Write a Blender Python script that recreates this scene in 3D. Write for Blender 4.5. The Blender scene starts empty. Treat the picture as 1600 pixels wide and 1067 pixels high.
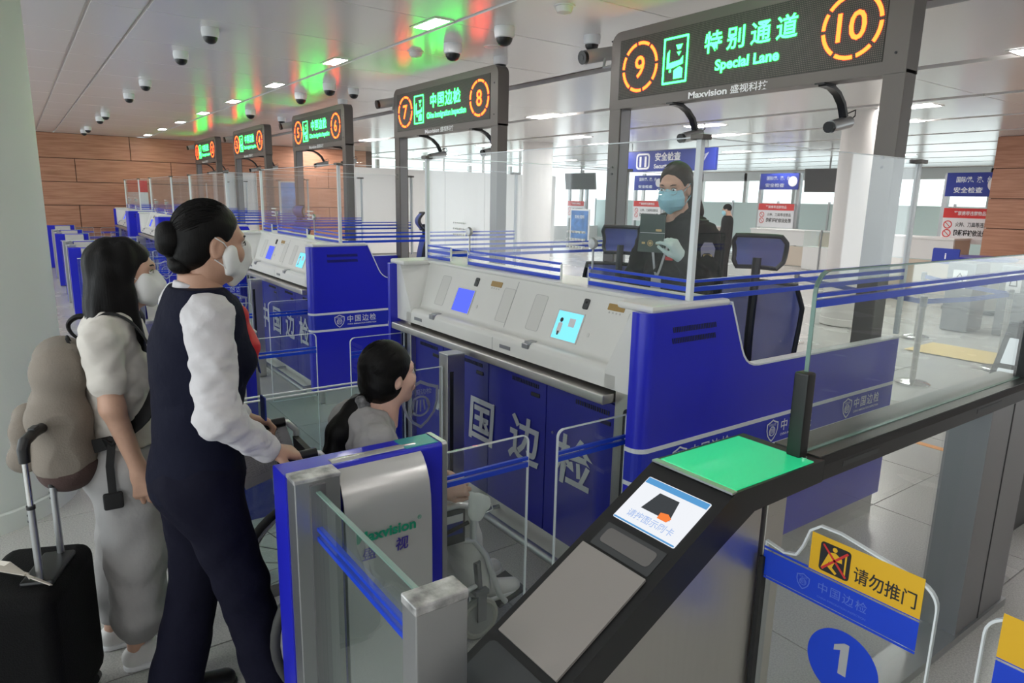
import bpy, bmesh, math, random
import numpy as np
from mathutils import Vector, Matrix
R_ = math.radians
random.seed(7)
scene = bpy.context.scene
COL = scene.collection

# ---------------------------------------------------------------- camera
def make_camera():
    a, b, c = R_(54.11), R_(-11.85), R_(1.175)
    fwd = Vector((-math.sin(a) * math.cos(b), math.cos(a) * math.cos(b), math.sin(b)))
    right = Vector((math.cos(a), math.sin(a), 0)); up = right.cross(fwd)
    r = math.cos(c) * right + math.sin(c) * up; u = -math.sin(c) * right + math.cos(c) * up
    cam = bpy.data.cameras.new('camera'); cam.sensor_width = 36; cam.lens = 1064 / 1600 * 36
    cam.clip_start = .05; cam.clip_end = 200
    o = bpy.data.objects.new('camera', cam); COL.objects.link(o)
    m = Matrix.Identity(4)
    for i in range(3):
        m[i][0], m[i][1], m[i][2] = r[i], u[i], -fwd[i]
    m[0][3], m[1][3], m[2][3] = 0, 0, 1.75
    o.matrix_world = m; scene.camera = o
make_camera()

# ---------------------------------------------------------------- daylight and exposure
W = bpy.data.worlds.new('daylight'); scene.world = W; W.use_nodes = True
bg = W.node_tree.nodes['Background']; bg.inputs[0].default_value = (.90, .98, 1.0, 1); bg.inputs[1].default_value = 1.7
scene.view_settings.view_transform = 'Standard'; scene.view_settings.look = 'None'
scene.view_settings.gamma = 1; scene.view_settings.use_curve_mapping = False
scene.view_settings.exposure = 0.42
LAMP = 44.0
scene.cycles.transparent_max_bounces = 40
scene.cycles.max_bounces = 10
scene.cycles.sample_clamp_indirect = 4.0

# ---------------------------------------------------------------- materials
def mat(name, col, rough=.5, metal=0., spec=.5, noise=0., nscale=8., bump=0., bscale=60., emit=0., aniso=0., coat=0., stretch=(1, 1, 1), sheen=0., alpha=1.):
    m = bpy.data.materials.new(name); m.use_nodes = True
    nt = m.node_tree; p = nt.nodes['Principled BSDF']
    p.inputs['Base Color'].default_value = (*col, 1); p.inputs['Roughness'].default_value = rough
    p.inputs['Metallic'].default_value = metal; p.inputs['Specular IOR Level'].default_value = spec
    if coat: p.inputs['Coat Weight'].default_value = coat; p.inputs['Coat Roughness'].default_value = .08
    if sheen: p.inputs['Sheen Weight'].default_value = sheen
    if alpha < 1: p.inputs['Alpha'].default_value = alpha
    if emit: p.inputs['Emission Color'].default_value = (*col, 1); p.inputs['Emission Strength'].default_value = emit
    if noise or bump:
        tc = nt.nodes.new('ShaderNodeTexCoord'); mp = nt.nodes.new('ShaderNodeMapping'); mp.inputs['Scale'].default_value = stretch
        nt.links.new(tc.outputs['Object'], mp.inputs[0])
    if noise:
        n = nt.nodes.new('ShaderNodeTexNoise'); n.inputs['Scale'].default_value = nscale; n.inputs['Detail'].default_value = 5
        nt.links.new(mp.outputs[0], n.inputs['Vector'])
        r = nt.nodes.new('ShaderNodeMapRange'); r.inputs[1].default_value = .3; r.inputs[2].default_value = .7
        r.inputs[3].default_value = 1 - noise; r.inputs[4].default_value = 1 + noise
        nt.links.new(n.outputs[0], r.inputs[0])
        mx = nt.nodes.new('ShaderNodeVectorMath'); mx.operation = 'SCALE'; mx.inputs[0].default_value = col
        nt.links.new(r.outputs[0], mx.inputs['Scale']); nt.links.new(mx.outputs[0], p.inputs['Base Color'])
    if bump:
        n2 = nt.nodes.new('ShaderNodeTexNoise'); n2.inputs['Scale'].default_value = bscale; n2.inputs['Detail'].default_value = 4
        nt.links.new(mp.outputs[0], n2.inputs['Vector'])
        b = nt.nodes.new('ShaderNodeBump'); b.inputs['Strength'].default_value = bump; b.inputs['Distance'].default_value = .01
        nt.links.new(n2.outputs[0], b.inputs['Height']); nt.links.new(b.outputs[0], p.inputs['Normal'])
    return m

def emis(name, col, s):
    m = bpy.data.materials.new(name); m.use_nodes = True; nt = m.node_tree; nt.nodes.clear()
    e = nt.nodes.new('ShaderNodeEmission'); e.inputs[0].default_value = (*col, 1); e.inputs[1].default_value = s
    o = nt.nodes.new('ShaderNodeOutputMaterial'); nt.links.new(e.outputs[0], o.inputs[0]); return m

def glass(name, tint=(.97, .99, .98), refl=1.0, haze=0., hazecol=(.8, .85, .85), rough=.0):
    m = bpy.data.materials.new(name); m.use_nodes = True; nt = m.node_tree; nt.nodes.clear()
    t = nt.nodes.new('ShaderNodeBsdfTransparent'); t.inputs[0].default_value = (*tint, 1)
    g = nt.nodes.new('ShaderNodeBsdfGlossy'); g.inputs['Roughness'].default_value = rough; g.inputs[0].default_value = (1, 1, 1, 1)
    f = nt.nodes.new('ShaderNodeFresnel'); f.inputs[0].default_value = 1.45
    ge = nt.nodes.new('ShaderNodeNewGeometry'); io = nt.nodes.new('ShaderNodeMapRange'); io.inputs[3].default_value = 1.45; io.inputs[4].default_value = 1 / 1.45
    nt.links.new(ge.outputs['Backfacing'], io.inputs[0]); nt.links.new(io.outputs[0], f.inputs[0])
    mm = nt.nodes.new('ShaderNodeMath'); mm.operation = 'MULTIPLY'; mm.inputs[1].default_value = refl; nt.links.new(f.outputs[0], mm.inputs[0])
    mx = nt.nodes.new('ShaderNodeMixShader'); nt.links.new(mm.outputs[0], mx.inputs[0]); nt.links.new(t.outputs[0], mx.inputs[1]); nt.links.new(g.outputs[0], mx.inputs[2])
    o = nt.nodes.new('ShaderNodeOutputMaterial'); last = mx.outputs[0]
    if haze:
        d = nt.nodes.new('ShaderNodeBsdfDiffuse'); d.inputs[0].default_value = (*hazecol, 1)
        m2 = nt.nodes.new('ShaderNodeMixShader'); m2.inputs[0].default_value = haze
        nt.links.new(last, m2.inputs[1]); nt.links.new(d.outputs[0], m2.inputs[2]); last = m2.outputs[0]
    nt.links.new(last, o.inputs[0]); return m

def wood_mat():
    m = mat('wood veneer', (.40, .20, .12), .45); nt = m.node_tree; p = nt.nodes['Principled BSDF']
    tc = nt.nodes.new('ShaderNodeTexCoord'); mp = nt.nodes.new('ShaderNodeMapping'); mp.inputs['Scale'].default_value = (.6, .6, 9)
    n = nt.nodes.new('ShaderNodeTexNoise'); n.inputs['Scale'].default_value = 3; n.inputs['Detail'].default_value = 7
    cr = nt.nodes.new('ShaderNodeValToRGB'); cr.color_ramp.elements[0].color = (.38, .165, .095, 1); cr.color_ramp.elements[1].color = (.55, .275, .175, 1)
    cr.color_ramp.elements[0].position = .3; cr.color_ramp.elements[1].position = .7
    nt.links.new(tc.outputs['Object'], mp.inputs[0]); nt.links.new(mp.outputs[0], n.inputs['Vector']); nt.links.new(n.outputs[0], cr.inputs[0]); nt.links.new(cr.outputs[0], p.inputs['Base Color'])
    return m

def speckle_mat(name, base, dark, scale, rough):
    m = mat(name, base, rough); nt = m.node_tree; p = nt.nodes['Principled BSDF']
    tc = nt.nodes.new('ShaderNodeTexCoord'); n = nt.nodes.new('ShaderNodeTexNoise'); n.inputs['Scale'].default_value = scale; n.inputs['Detail'].default_value = 8; n.inputs['Roughness'].default_value = .75
    n3 = nt.nodes.new('ShaderNodeTexNoise'); n3.inputs['Scale'].default_value = 1.3; n3.inputs['Detail'].default_value = 3
    cr = nt.nodes.new('ShaderNodeValToRGB'); cr.color_ramp.elements[0].color = (*dark, 1); cr.color_ramp.elements[1].color = (*base, 1)
    cr.color_ramp.elements[0].position = .36; cr.color_ramp.elements[1].position = .58
    mr = nt.nodes.new('ShaderNodeMapRange'); mr.inputs[3].default_value = rough - .06; mr.inputs[4].default_value = rough + .1
    nt.links.new(tc.outputs['Object'], n.inputs['Vector']); nt.links.new(tc.outputs['Object'], n3.inputs['Vector'])
    nt.links.new(n.outputs[0], cr.inputs[0]); nt.links.new(cr.outputs[0], p.inputs['Base Color'])
    nt.links.new(n3.outputs[0], mr.inputs[0]); nt.links.new(mr.outputs[0], p.inputs['Roughness'])
    return m

def brushed(name, col, rough, stretch, var=.12):
    m = mat(name, col, rough, 1.0); nt = m.node_tree; p = nt.nodes['Principled BSDF']
    tc = nt.nodes.new('ShaderNodeTexCoord'); mp = nt.nodes.new('ShaderNodeMapping'); mp.inputs['Scale'].default_value = stretch
    n = nt.nodes.new('ShaderNodeTexNoise'); n.inputs['Scale'].default_value = 6; n.inputs['Detail'].default_value = 5
    mr = nt.nodes.new('ShaderNodeMapRange'); mr.inputs[3].default_value = rough - var; mr.inputs[4].default_value = rough + var
    nt.links.new(tc.outputs['Object'], mp.inputs[0]); nt.links.new(mp.outputs[0], n.inputs['Vector']); nt.links.new(n.outputs[0], mr.inputs[0]); nt.links.new(mr.outputs[0], p.inputs['Roughness'])
    return m

def led_panel_mat():
    m = mat('led matrix', (.05, .045, .04), .55); nt = m.node_tree; p = nt.nodes['Principled BSDF']
    tc = nt.nodes.new('ShaderNodeTexCoord'); v = nt.nodes.new('ShaderNodeTexVoronoi'); v.inputs['Scale'].default_value = 95; v.inputs['Randomness'].default_value = 0
    cr = nt.nodes.new('ShaderNodeValToRGB'); cr.color_ramp.elements[0].color = (.17, .15, .13, 1); cr.color_ramp.elements[1].color = (.035, .035, .03, 1)
    cr.color_ramp.elements[0].position = .3; cr.color_ramp.elements[1].position = .42
    nt.links.new(tc.outputs['Object'], v.inputs['Vector']); nt.links.new(v.outputs['Distance'], cr.inputs[0]); nt.links.new(cr.outputs[0], p.inputs['Base Color'])
    return m

def hair_mat(name, col):
    m = mat(name, col, .46, spec=.16); nt = m.node_tree; p = nt.nodes['Principled BSDF']
    tc = nt.nodes.new('ShaderNodeTexCoord'); mp = nt.nodes.new('ShaderNodeMapping'); mp.inputs['Scale'].default_value = (130, 130, 5)
    n = nt.nodes.new('ShaderNodeTexNoise'); n.inputs['Scale'].default_value = 1.6; n.inputs['Detail'].default_value = 3
    b = nt.nodes.new('ShaderNodeBump'); b.inputs['Strength'].default_value = .4; b.inputs['Distance'].default_value = .003
    nt.links.new(tc.outputs['Object'], mp.inputs[0]); nt.links.new(mp.outputs[0], n.inputs['Vector']); nt.links.new(n.outputs[0], b.inputs['Height']); nt.links.new(b.outputs[0], p.inputs['Normal'])
    return m

M = dict(
    blue=mat('blue laminate', (.020, .024, .58), .3, coat=.12, noise=.04, nscale=2),
    blueband=mat('blue band', (.020, .035, .50), .3),
    dblue=mat('dark blue laminate', (.016, .019, .27), .32, coat=.1),
    stripeblue=mat('blue film', (.006, .055, .62), .35),
    white=mat('white moulding', (.78, .77, .74), .35, noise=.03, nscale=3),
    offwhite=mat('panel inset', (.70, .69, .66), .4),
    silver=mat('silver lettering', (.62, .64, .68), .35, .6),
    whitefilm=mat('white film', (.80, .82, .86), .4),
    steel=brushed('brushed steel', (.60, .58, .54), .33, (1, 1, 30)),
    steelh=brushed('brushed steel side', (.58, .55, .52), .36, (1, 12, 1)),
    steeld=mat('dark steel', (.33, .33, .34), .38, .9),
    chrome=mat('chrome', (.78, .78, .78), .16, 1.),
    alu=mat('aluminium', (.46, .47, .48), .36, .9),
    worn=mat('worn steel', (.52, .52, .52), .45, .7, noise=.5, nscale=22, bump=.2),
    bronze=mat('bronze grey metal', (.15, .135, .125), .4, .5),
    black=mat('black plastic', (.012, .012, .013), .35),
    blackm=mat('matte black', (.014, .014, .015), .6),
    dark=mat('dark grey plastic', (.05, .052, .055), .45),
    rubber=mat('black rubber', (.02, .02, .02), .8),
    grey=mat('grey paint', (.36, .36, .36), .5),
    lgrey=mat('light grey panel', (.58, .57, .55), .5),
    ceil=mat('white metal ceiling', (.78, .755, .735), .23, spec=.9),
    ceil2=mat('white metal ceiling strip', (.72, .72, .71), .2, spec=.7),
    groove=mat('ceiling groove', (.33, .27, .24), .6),
    column=mat('column with green cast', (.70, .74, .70), .5, bump=.05, bscale=90),  # slight green is light cast on the column, put into its colour
    column2=mat('white column', (.76, .73, .71), .55),
    wall=mat('white wall panel', (.80, .79, .78), .5),
    tile=speckle_mat('granite tile', (.56, .55, .53), (.36, .355, .345), 140, .24),
    joint=mat('tile joint', (.30, .29, .28), .7),
    wood=wood_mat(),
    woodgap=mat('wood gap', (.10, .05, .035), .7),
    glass=glass('clear glass'),
    glassc=glass('counter glass', (.98, .99, .995), .9, .012, (.85, .87, .88)),
    glassg=glass('green tint glass', (.91, .955, .94), 1.0, .018, (.7, .8, .77)),
    frost=glass('frosted glass', (.45, .55, .53), .5, .75, (.72, .84, .82)),
    edge=mat('glass edge', (.20, .32, .28), .25, spec=.8),
    edgew=mat('bright glass edge', (.78, .82, .84), .3),
    led=led_panel_mat(),
    green=emis('green led', (.02, 1.0, .07), 12.0), red=emis('red led', (1.0, .045, .007), 12.0),
    pad=mat('green lit pad', (.02, .62, .26), .3, coat=.2, emit=.35),
    lamp=emis('ceiling lamp', (1.0, .97, .93), LAMP),
    scr_blue=emis('blue screen', (.10, .14, 1.0), 1.0), scr_cyan=emis('cyan screen', (.22, .74, .95), .95), scr_w=emis('white screen', (.78, .80, .84), .85), scr_bar=emis('screen bar', (.10, .32, .62), .8),
    scr_dark=emis('screen dark', (.05, .055, .06), .8), scr_txt=emis('screen text', (.40, .52, .80), .8), scr_or=emis('screen orange', (.9, .22, .05), .8),
    skin=mat('skin', (.60, .36, .26), .48, noise=.05, nscale=30, bump=.06, bscale=220), skin2=mat('skin tan', (.52, .30, .21), .48, noise=.05, nscale=30, bump=.06, bscale=220), skin3=mat('skin fair', (.72, .45, .35), .48, noise=.04, nscale=30),
    lips=mat('lips', (.50, .17, .15), .4), eye=mat('eye white', (.75, .73, .70), .25), iris=mat('iris', (.02, .013, .01), .2),
    hair=hair_mat('black hair', (.005, .0045, .0045)), hair2=hair_mat('dark brown hair', (.030, .021, .017)),
    navy=mat('navy wool', (.008, .009, .022), .8, bump=.3, bscale=40, spec=.12), navy2=mat('navy trouser cloth', (.0075, .0075, .018), .8, bump=.3, bscale=30, spec=.12),
    shirt=mat('white shirt', (.64, .62, .64), .7, bump=.5, bscale=24, spec=.2), tee=mat('cream tee', (.70, .66, .61), .8, bump=.2, bscale=26, spec=.2),
    sweat=mat('grey sweatpants', (.40, .39, .39), .85, bump=.6, bscale=18, noise=.06, spec=.15), topgrey=mat('grey blouse', (.37, .36, .36), .8, bump=.2, bscale=40, noise=.05),
    pantsw=mat('pale trousers', (.68, .67, .66), .8, bump=.2, bscale=30), uniform=mat('black uniform', (.010, .010, .012), .75, bump=.4, bscale=26, spec=.15),
    maskw=mat('white mask', (.80, .80, .79), .7, bump=.08, bscale=70), maskb=mat('blue mask', (.36, .66, .76), .7, bump=.1, bscale=60),
    glove=mat('pale latex glove', (.56, .70, .66), .4), sneaker=mat('white sneaker', (.74, .72, .71), .5), shoe=mat('black shoe', (.012, .012, .012), .3),
    redscarf=mat('red scarf', (.55, .015, .02), .55), lany=mat('blue lanyard', (.02, .045, .30), .6), lanyg=mat('grey lanyard', (.45, .46, .48), .6),
    taupe=mat('taupe canvas', (.25, .215, .18), .8, bump=.2, bscale=160, noise=.08, nscale=6), taupe2=mat('brown canvas', (.085, .05, .045), .8, bump=.2, bscale=160), strap=mat('black strap', (.012, .012, .013), .75),
    case=mat('black suitcase fabric', (.006, .006, .0065), .8, bump=.3, bscale=190, spec=.15), ribbon=mat('cream ribbon', (.62, .57, .50), .8),
    paper=mat('paper', (.62, .61, .62), .8), passport=mat('dark green passport', (.028, .055, .045), .45), gold=mat('gold print', (.50, .36, .16), .4, .5),
    mesh=mat('blue mesh fabric', (.09, .13, .50), .6, alpha=.72), chairf=mat('chair frame', (.02, .022, .03), .4), cyanish=mat('grey desk', (.24, .24, .25), .5),
    yellow=mat('yellow sticker', (.80, .46, .015), .5), redprint=mat('red print', (.62, .03, .03), .5), ink=mat('black print', (.015, .015, .018), .5), bluesign=mat('blue sign', (.02, .04, .30), .5), whitep=mat('white print', (.82, .82, .84), .5),
    greenp=mat('green print', (.01, .27, .16), .5), purplep=mat('purple print', (.05, .03, .26), .5), poster=mat('blue poster', (.10, .24, .55), .5, noise=.4, nscale=4), cream=mat('beige desk', (.66, .56, .46), .5), tyre=mat('tyre', (.06, .06, .058), .75), pumpkin=mat('orange strip', (.85, .32, .02), .5), belt=mat('blue belt', (.05, .09, .36), .6), tv=mat('tv casing', (.10, .10, .095), .3), yfloor=mat('yellow floor poster', (.72, .55, .22), .5), gold2=mat('amber label', (.40, .25, .08), .4), patch=mat('patch', (.30, .28, .36), .6), scrunch=mat('grey scrunchie', (.20, .20, .21), .7, noise=.5, nscale=60),
)
# ---------------------------------------------------------------- geometry helpers
def link(o, parent=None):
    COL.objects.link(o)
    if parent is not None: o.parent = parent
    return o
def tag(o, label=None, cat=None, group=None, kind=None):
    for k, v in (('label', label), ('category', cat), ('group', group), ('kind', kind)):
        if v: o[k] = v
    return o
def empty(name, loc=(0, 0, 0), rz=0, label=None, cat=None, group=None, kind=None):
    o = bpy.data.objects.new(name, None); o.location = loc; o.rotation_euler = (0, 0, rz); o.empty_display_size = .1
    return tag(link(o), label, cat, group, kind)
def copy_tree(o, dx=(0, 0, 0), parent=None):
    c = o.copy(); COL.objects.link(c)
    if parent is not None: c.parent = parent
    else: c.location = Vector(o.location) + Vector(dx)
    for ch in list(o.children): copy_tree(ch, parent=c)
    return c

def weighted(me, ang=38):
    """area-weighted corner normals: flat faces stay flat, rounded edges stay smooth"""
    ca = math.cos(R_(ang)); fn = [p.normal.copy() for p in me.polygons]; fa = [p.area for p in me.polygons]; vf = [[] for _ in me.vertices]
    for p in me.polygons:
        for v in p.vertices: vf[v].append(p.index)
    out = []
    for p in me.polygons:
        n0 = fn[p.index]
        for v in p.vertices:
            n = Vector()
            for f in vf[v]:
                if fn[f].dot(n0) > ca: n += fn[f] * fa[f]
            out.append(n.normalized() if n.length > 0 else n0)
    me.normals_split_custom_set(out)

class MB:
    def __init__(s): s.v = []; s.f = []; s.mi = []; s.cur = 0
    def add(s, vs, fs):
        b = len(s.v); s.v += [tuple(v) for v in vs]; s.f += [tuple(i + b for i in f) for f in fs]; s.mi += [s.cur] * len(fs); return s
    def box(s, lo, hi):
        x0, y0, z0 = lo; x1, y1, z1 = hi
        return s.add([(x0, y0, z0), (x1, y0, z0), (x1, y1, z0), (x0, y1, z0), (x0, y0, z1), (x1, y0, z1), (x1, y1, z1), (x0, y1, z1)],
                     [(3, 2, 1, 0), (4, 5, 6, 7), (0, 1, 5, 4), (1, 2, 6, 5), (2, 3, 7, 6), (3, 0, 4, 7)])
    def rbox(s, lo, hi, r, seg=2):
        bm = bmesh.new(); bmesh.ops.create_cube(bm, size=1)
        for v in bm.verts:
            for i in range(3): v.co[i] = lo[i] + (v.co[i] + .5) * (hi[i] - lo[i])
        bmesh.ops.bevel(bm, geom=bm.edges[:], offset=r, segments=seg, affect='EDGES', profile=.5)
        bm.verts.index_update(); s.add([v.co[:] for v in bm.verts], [[v.index for v in f.verts] for f in bm.faces]); bm.free(); return s
    def obox(s, c, ax, h):
        c = Vector(c); ax = [Vector(a).normalized() for a in ax]; vs = []
        for k in range(8):
            sg = [1 if k >> i & 1 else -1 for i in range(3)]
            vs.append(c + sum((ax[i] * (sg[i] * h[i]) for i in range(3)), Vector()))
        return s.add(vs, [(0, 2, 3, 1), (4, 5, 7, 6), (0, 1, 5, 4), (2, 6, 7, 3), (0, 4, 6, 2), (1, 3, 7, 5)])
    def prism(s, poly, o, ex, ey, en, depth):
        o, ex, ey, en = map(Vector, (o, ex, ey, en)); n = len(poly)
        a = [o + ex * p[0] + ey * p[1] for p in poly]; b = [p + en * depth for p in a]
        return s.add(a + b, [tuple(range(n - 1, -1, -1)), tuple(range(n, 2 * n))] + [(i, (i + 1) % n, n + (i + 1) % n, n + i) for i in range(n)])
    def ringprism(s, outer, inner, o, ex, ey, en, depth):
        o, ex, ey, en = map(Vector, (o, ex, ey, en)); n = len(outer)
        P = [o + ex * p[0] + ey * p[1] for p in outer] + [o + ex * p[0] + ey * p[1] for p in inner]; Q = [p + en * depth for p in P]
        fs = []
        for i in range(n):
            j = (i + 1) % n
            fs += [(2 * n + i, 2 * n + j, 3 * n + j, 3 * n + i), (i, n + i, n + j, j), (i, j, 2 * n + j, 2 * n + i), (n + i, 3 * n + i, 3 * n + j, n + j)]
        return s.add(P + Q, fs)
    def tube(s, pts, r, n=10, closed=False, cap=True):
        pts = [Vector(p) for p in pts]; m = len(pts); rs = r if isinstance(r, (list, tuple)) else [r] * m
        rings = []; prev = None
        for i, p in enumerate(pts):
            if closed: t = (pts[(i + 1) % m] - pts[i - 1])
            else: t = pts[min(i + 1, m - 1)] - pts[max(i - 1, 0)]
            t.normalize()
            if prev is None:
                u = t.orthogonal().normalized()
            else:
                u = prev - t * prev.dot(t)
                u = u.normalized() if u.length > 1e-6 else t.orthogonal().normalized()
            prev = u; w = t.cross(u)
            rings.append([p + (u * math.cos(2 * math.pi * k / n) + w * math.sin(2 * math.pi * k / n)) * rs[i] for k in range(n)])
        vs = [v for rg in rings for v in rg]; fs = []
        for i in range(m if closed else m - 1):
            j = (i + 1) % m
            for k in range(n): fs.append((i * n + k, i * n + (k + 1) % n, j * n + (k + 1) % n, j * n + k))
        if cap and not closed: fs += [tuple(range(n - 1, -1, -1)), tuple(range((m - 1) * n, m * n))]
        return s.add(vs, fs)
    def cyl(s, a, b, r, n=20): return s.tube([a, b], r, n)
    def strip(s, pts, side, w, th):
        # flat strap of width w (along side vectors) and thickness th following pts
        pts = [Vector(p) for p in pts]; m = len(pts); vs = []; fs = []
        for i, p in enumerate(pts):
            t = (pts[min(i + 1, m - 1)] - pts[max(i - 1, 0)]).normalized()
            sd = Vector(side[i] if isinstance(side, list) else side); sd = (sd - t * sd.dot(t)).normalized(); nn = t.cross(sd)
            vs += [p + sd * w / 2 + nn * th / 2, p - sd * w / 2 + nn * th / 2, p - sd * w / 2 - nn * th / 2, p + sd * w / 2 - nn * th / 2]
        for i in range(m - 1):
            for k in range(4): fs.append((i * 4 + k, i * 4 + (k + 1) % 4, i * 4 + 4 + (k + 1) % 4, i * 4 + 4 + k))
        fs += [(3, 2, 1, 0), ((m - 1) * 4, (m - 1) * 4 + 1, (m - 1) * 4 + 2, (m - 1) * 4 + 3)]
        return s.add(vs, fs)
    def lathe(s, prof, c, n=32):
        vs = []; fs = []; m = len(prof)
        for k in range(n):
            a = 2 * math.pi * k / n
            for r, z in prof: vs.append((c[0] + r * math.cos(a), c[1] + r * math.sin(a), c[2] + z))
        for k in range(n):
            j = (k + 1) % n
            for i in range(m - 1): fs.append((k * m + i, j * m + i, j * m + i + 1, k * m + i + 1))
        return s.add(vs, fs)
    def build(s, name, m, parent=None, smooth=False, **kw):
        me = bpy.data.meshes.new(name); me.from_pydata([tuple(v) for v in s.v], [], s.f)
        for x in (m if isinstance(m, (list, tuple)) else [m]): me.materials.append(M[x] if isinstance(x, str) else x)
        if isinstance(m, (list, tuple)): me.polygons.foreach_set('material_index', s.mi)
        bm = bmesh.new(); bm.from_mesh(me); bmesh.ops.recalc_face_normals(bm, faces=bm.faces[:]); bm.to_mesh(me); bm.free()
        if smooth:
            me.polygons.foreach_set('use_smooth', [True] * len(me.polygons)); weighted(me)
        me.update()
        o = link(bpy.data.objects.new(name, me), parent); return tag(o, **kw)

def spline(pts, n=5):
    P = [Vector(p) for p in pts]; out = []
    for i in range(len(P) - 1):
        a, b, c, d = P[max(i - 1, 0)], P[i], P[i + 1], P[min(i + 2, len(P) - 1)]
        for k in range(n):
            t = k / n; out.append(.5 * ((2 * b) + (c - a) * t + (2 * a - 5 * b + 4 * c - d) * t * t + (3 * b - a - 3 * c + d) * t ** 3))
    return out + [P[-1]]
def box(name, lo, hi, m, parent=None, r=0, **kw):
    b = MB(); b.rbox(lo, hi, r) if r else b.box(lo, hi)
    return b.build(name, m, parent, smooth=r > .02, **kw)
def rrect(w, h, r, n=5, x0=0, y0=0, corners=(1, 1, 1, 1)):
    out = []
    for (cx, cy, a0), on in zip(((w - r, r, -90), (w - r, h - r, 0), (r, h - r, 90), (r, r, 180)), corners):
        if on:
            for i in range(n + 1): a = R_(a0 + 90 * i / n); out.append((x0 + cx + r * math.cos(a), y0 + cy + r * math.sin(a)))
        else:
            out.append((x0 + (w if a0 in (-90, 0) else 0), y0 + (h if a0 in (0, 90) else 0)))
    return out
def circ(r, n=40, cx=0, cy=0, ry=None): return [(cx + r * math.cos(2 * math.pi * i / n), cy + (ry or r) * math.sin(2 * math.pi * i / n)) for i in range(n)]
def arc(c, r, a0, a1, n, plane='xz'):
    out = []
    for i in range(n + 1):
        a = R_(a0 + (a1 - a0) * i / n); u, v = r * math.cos(a), r * math.sin(a)
        out.append(Vector(c) + (Vector((u, 0, v)) if plane == 'xz' else Vector((0, u, v)) if plane == 'yz' else Vector((u, v, 0))))
    return out

_TX = {}
def text_geo(body, bold=0., shear=0., spacing=1., res=3):
    k = (body, bold, shear, spacing, res)
    if k in _TX: return _TX[k]
    c = bpy.data.curves.new('lettering_source', 'FONT'); c.body = body; c.size = 1; c.resolution_u = res; c.offset = bold; c.shear = shear; c.space_character = spacing; c.fill_mode = 'FRONT'; c.align_x = 'CENTER'
    o = bpy.data.objects.new('lettering_source', c); COL.objects.link(o)
    dg = bpy.context.evaluated_depsgraph_get(); me = bpy.data.meshes.new_from_object(o.evaluated_get(dg))
    vs = [v.co.copy() for v in me.vertices]; fs = [tuple(p.vertices) for p in me.polygons]
    bpy.data.meshes.remove(me); bpy.data.objects.remove(o); bpy.data.curves.remove(c)
    xs = [v.x for v in vs]; ys = [v.y for v in vs]
    _TX[k] = (vs, fs, min(xs), max(xs), min(ys), max(ys)); return _TX[k]
def put_text(mb, body, center, ex, ey, w=None, h=None, bold=0., shear=0., spacing=1., lift=0.):
    """flat lettering fitted to width w and/or height h round center"""
    vs, fs, x0, x1, y0, y1 = text_geo(body, bold, shear, spacing)
    sx = w / (x1 - x0) if w else None; sy = h / (y1 - y0) if h else None
    sx = sx or sy; sy = sy or sx
    ex, ey, c = Vector(ex).normalized(), Vector(ey).normalized(), Vector(center); en = ex.cross(ey)
    mb.add([c + ex * ((v.x - (x0 + x1) / 2) * sx) + ey * ((v.y - (y0 + y1) / 2) * sy) + en * lift for v in vs], fs)
def lettering(name, items, m, parent, **kw):
    b = MB()
    for it in items: put_text(b, *it[:-1], **it[-1])
    return b.build(name, m, parent, **kw)

def shield(mb, c, ex, ey, s, lift=.001):
    """outlined shield with a ringed globe"""
    ex, ey = Vector(ex), Vector(ey); en = ex.cross(ey); o = Vector(c) + en * lift
    P = [(0, .62), (.25, .50), (.50, .42), (.50, .05), (.40, -.25), (.2, -.48), (0, -.62), (-.2, -.48), (-.40, -.25), (-.50, .05), (-.50, .42), (-.25, .50)]
    P = [(x * s, y * s) for x, y in P]
    mb.ringprism(P, [(x * .86, y * .86) for x, y in P], o, ex, ey, en, .0006)
    mb.ringprism(circ(.27 * s, 20, 0, -.04 * s), circ(.22 * s, 20, 0, -.04 * s), o, ex, ey, en, .0006)
    for i in range(5):
        a = .15 * s * (i - 2)
        mb.prism([(a * .8 - .02 * s, (-.24 + .03 * i) * s), (a * .8 + .02 * s, (-.24 + .03 * i) * s), (a * .55 + .02 * s, .12 * s), (a * .55 - .02 * s, .12 * s)], o, ex, ey, en, .0006)
    put_text(mb, '中国边检', o + ey * (.32 * s), ex, ey, w=.62 * s, lift=.0003)

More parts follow.
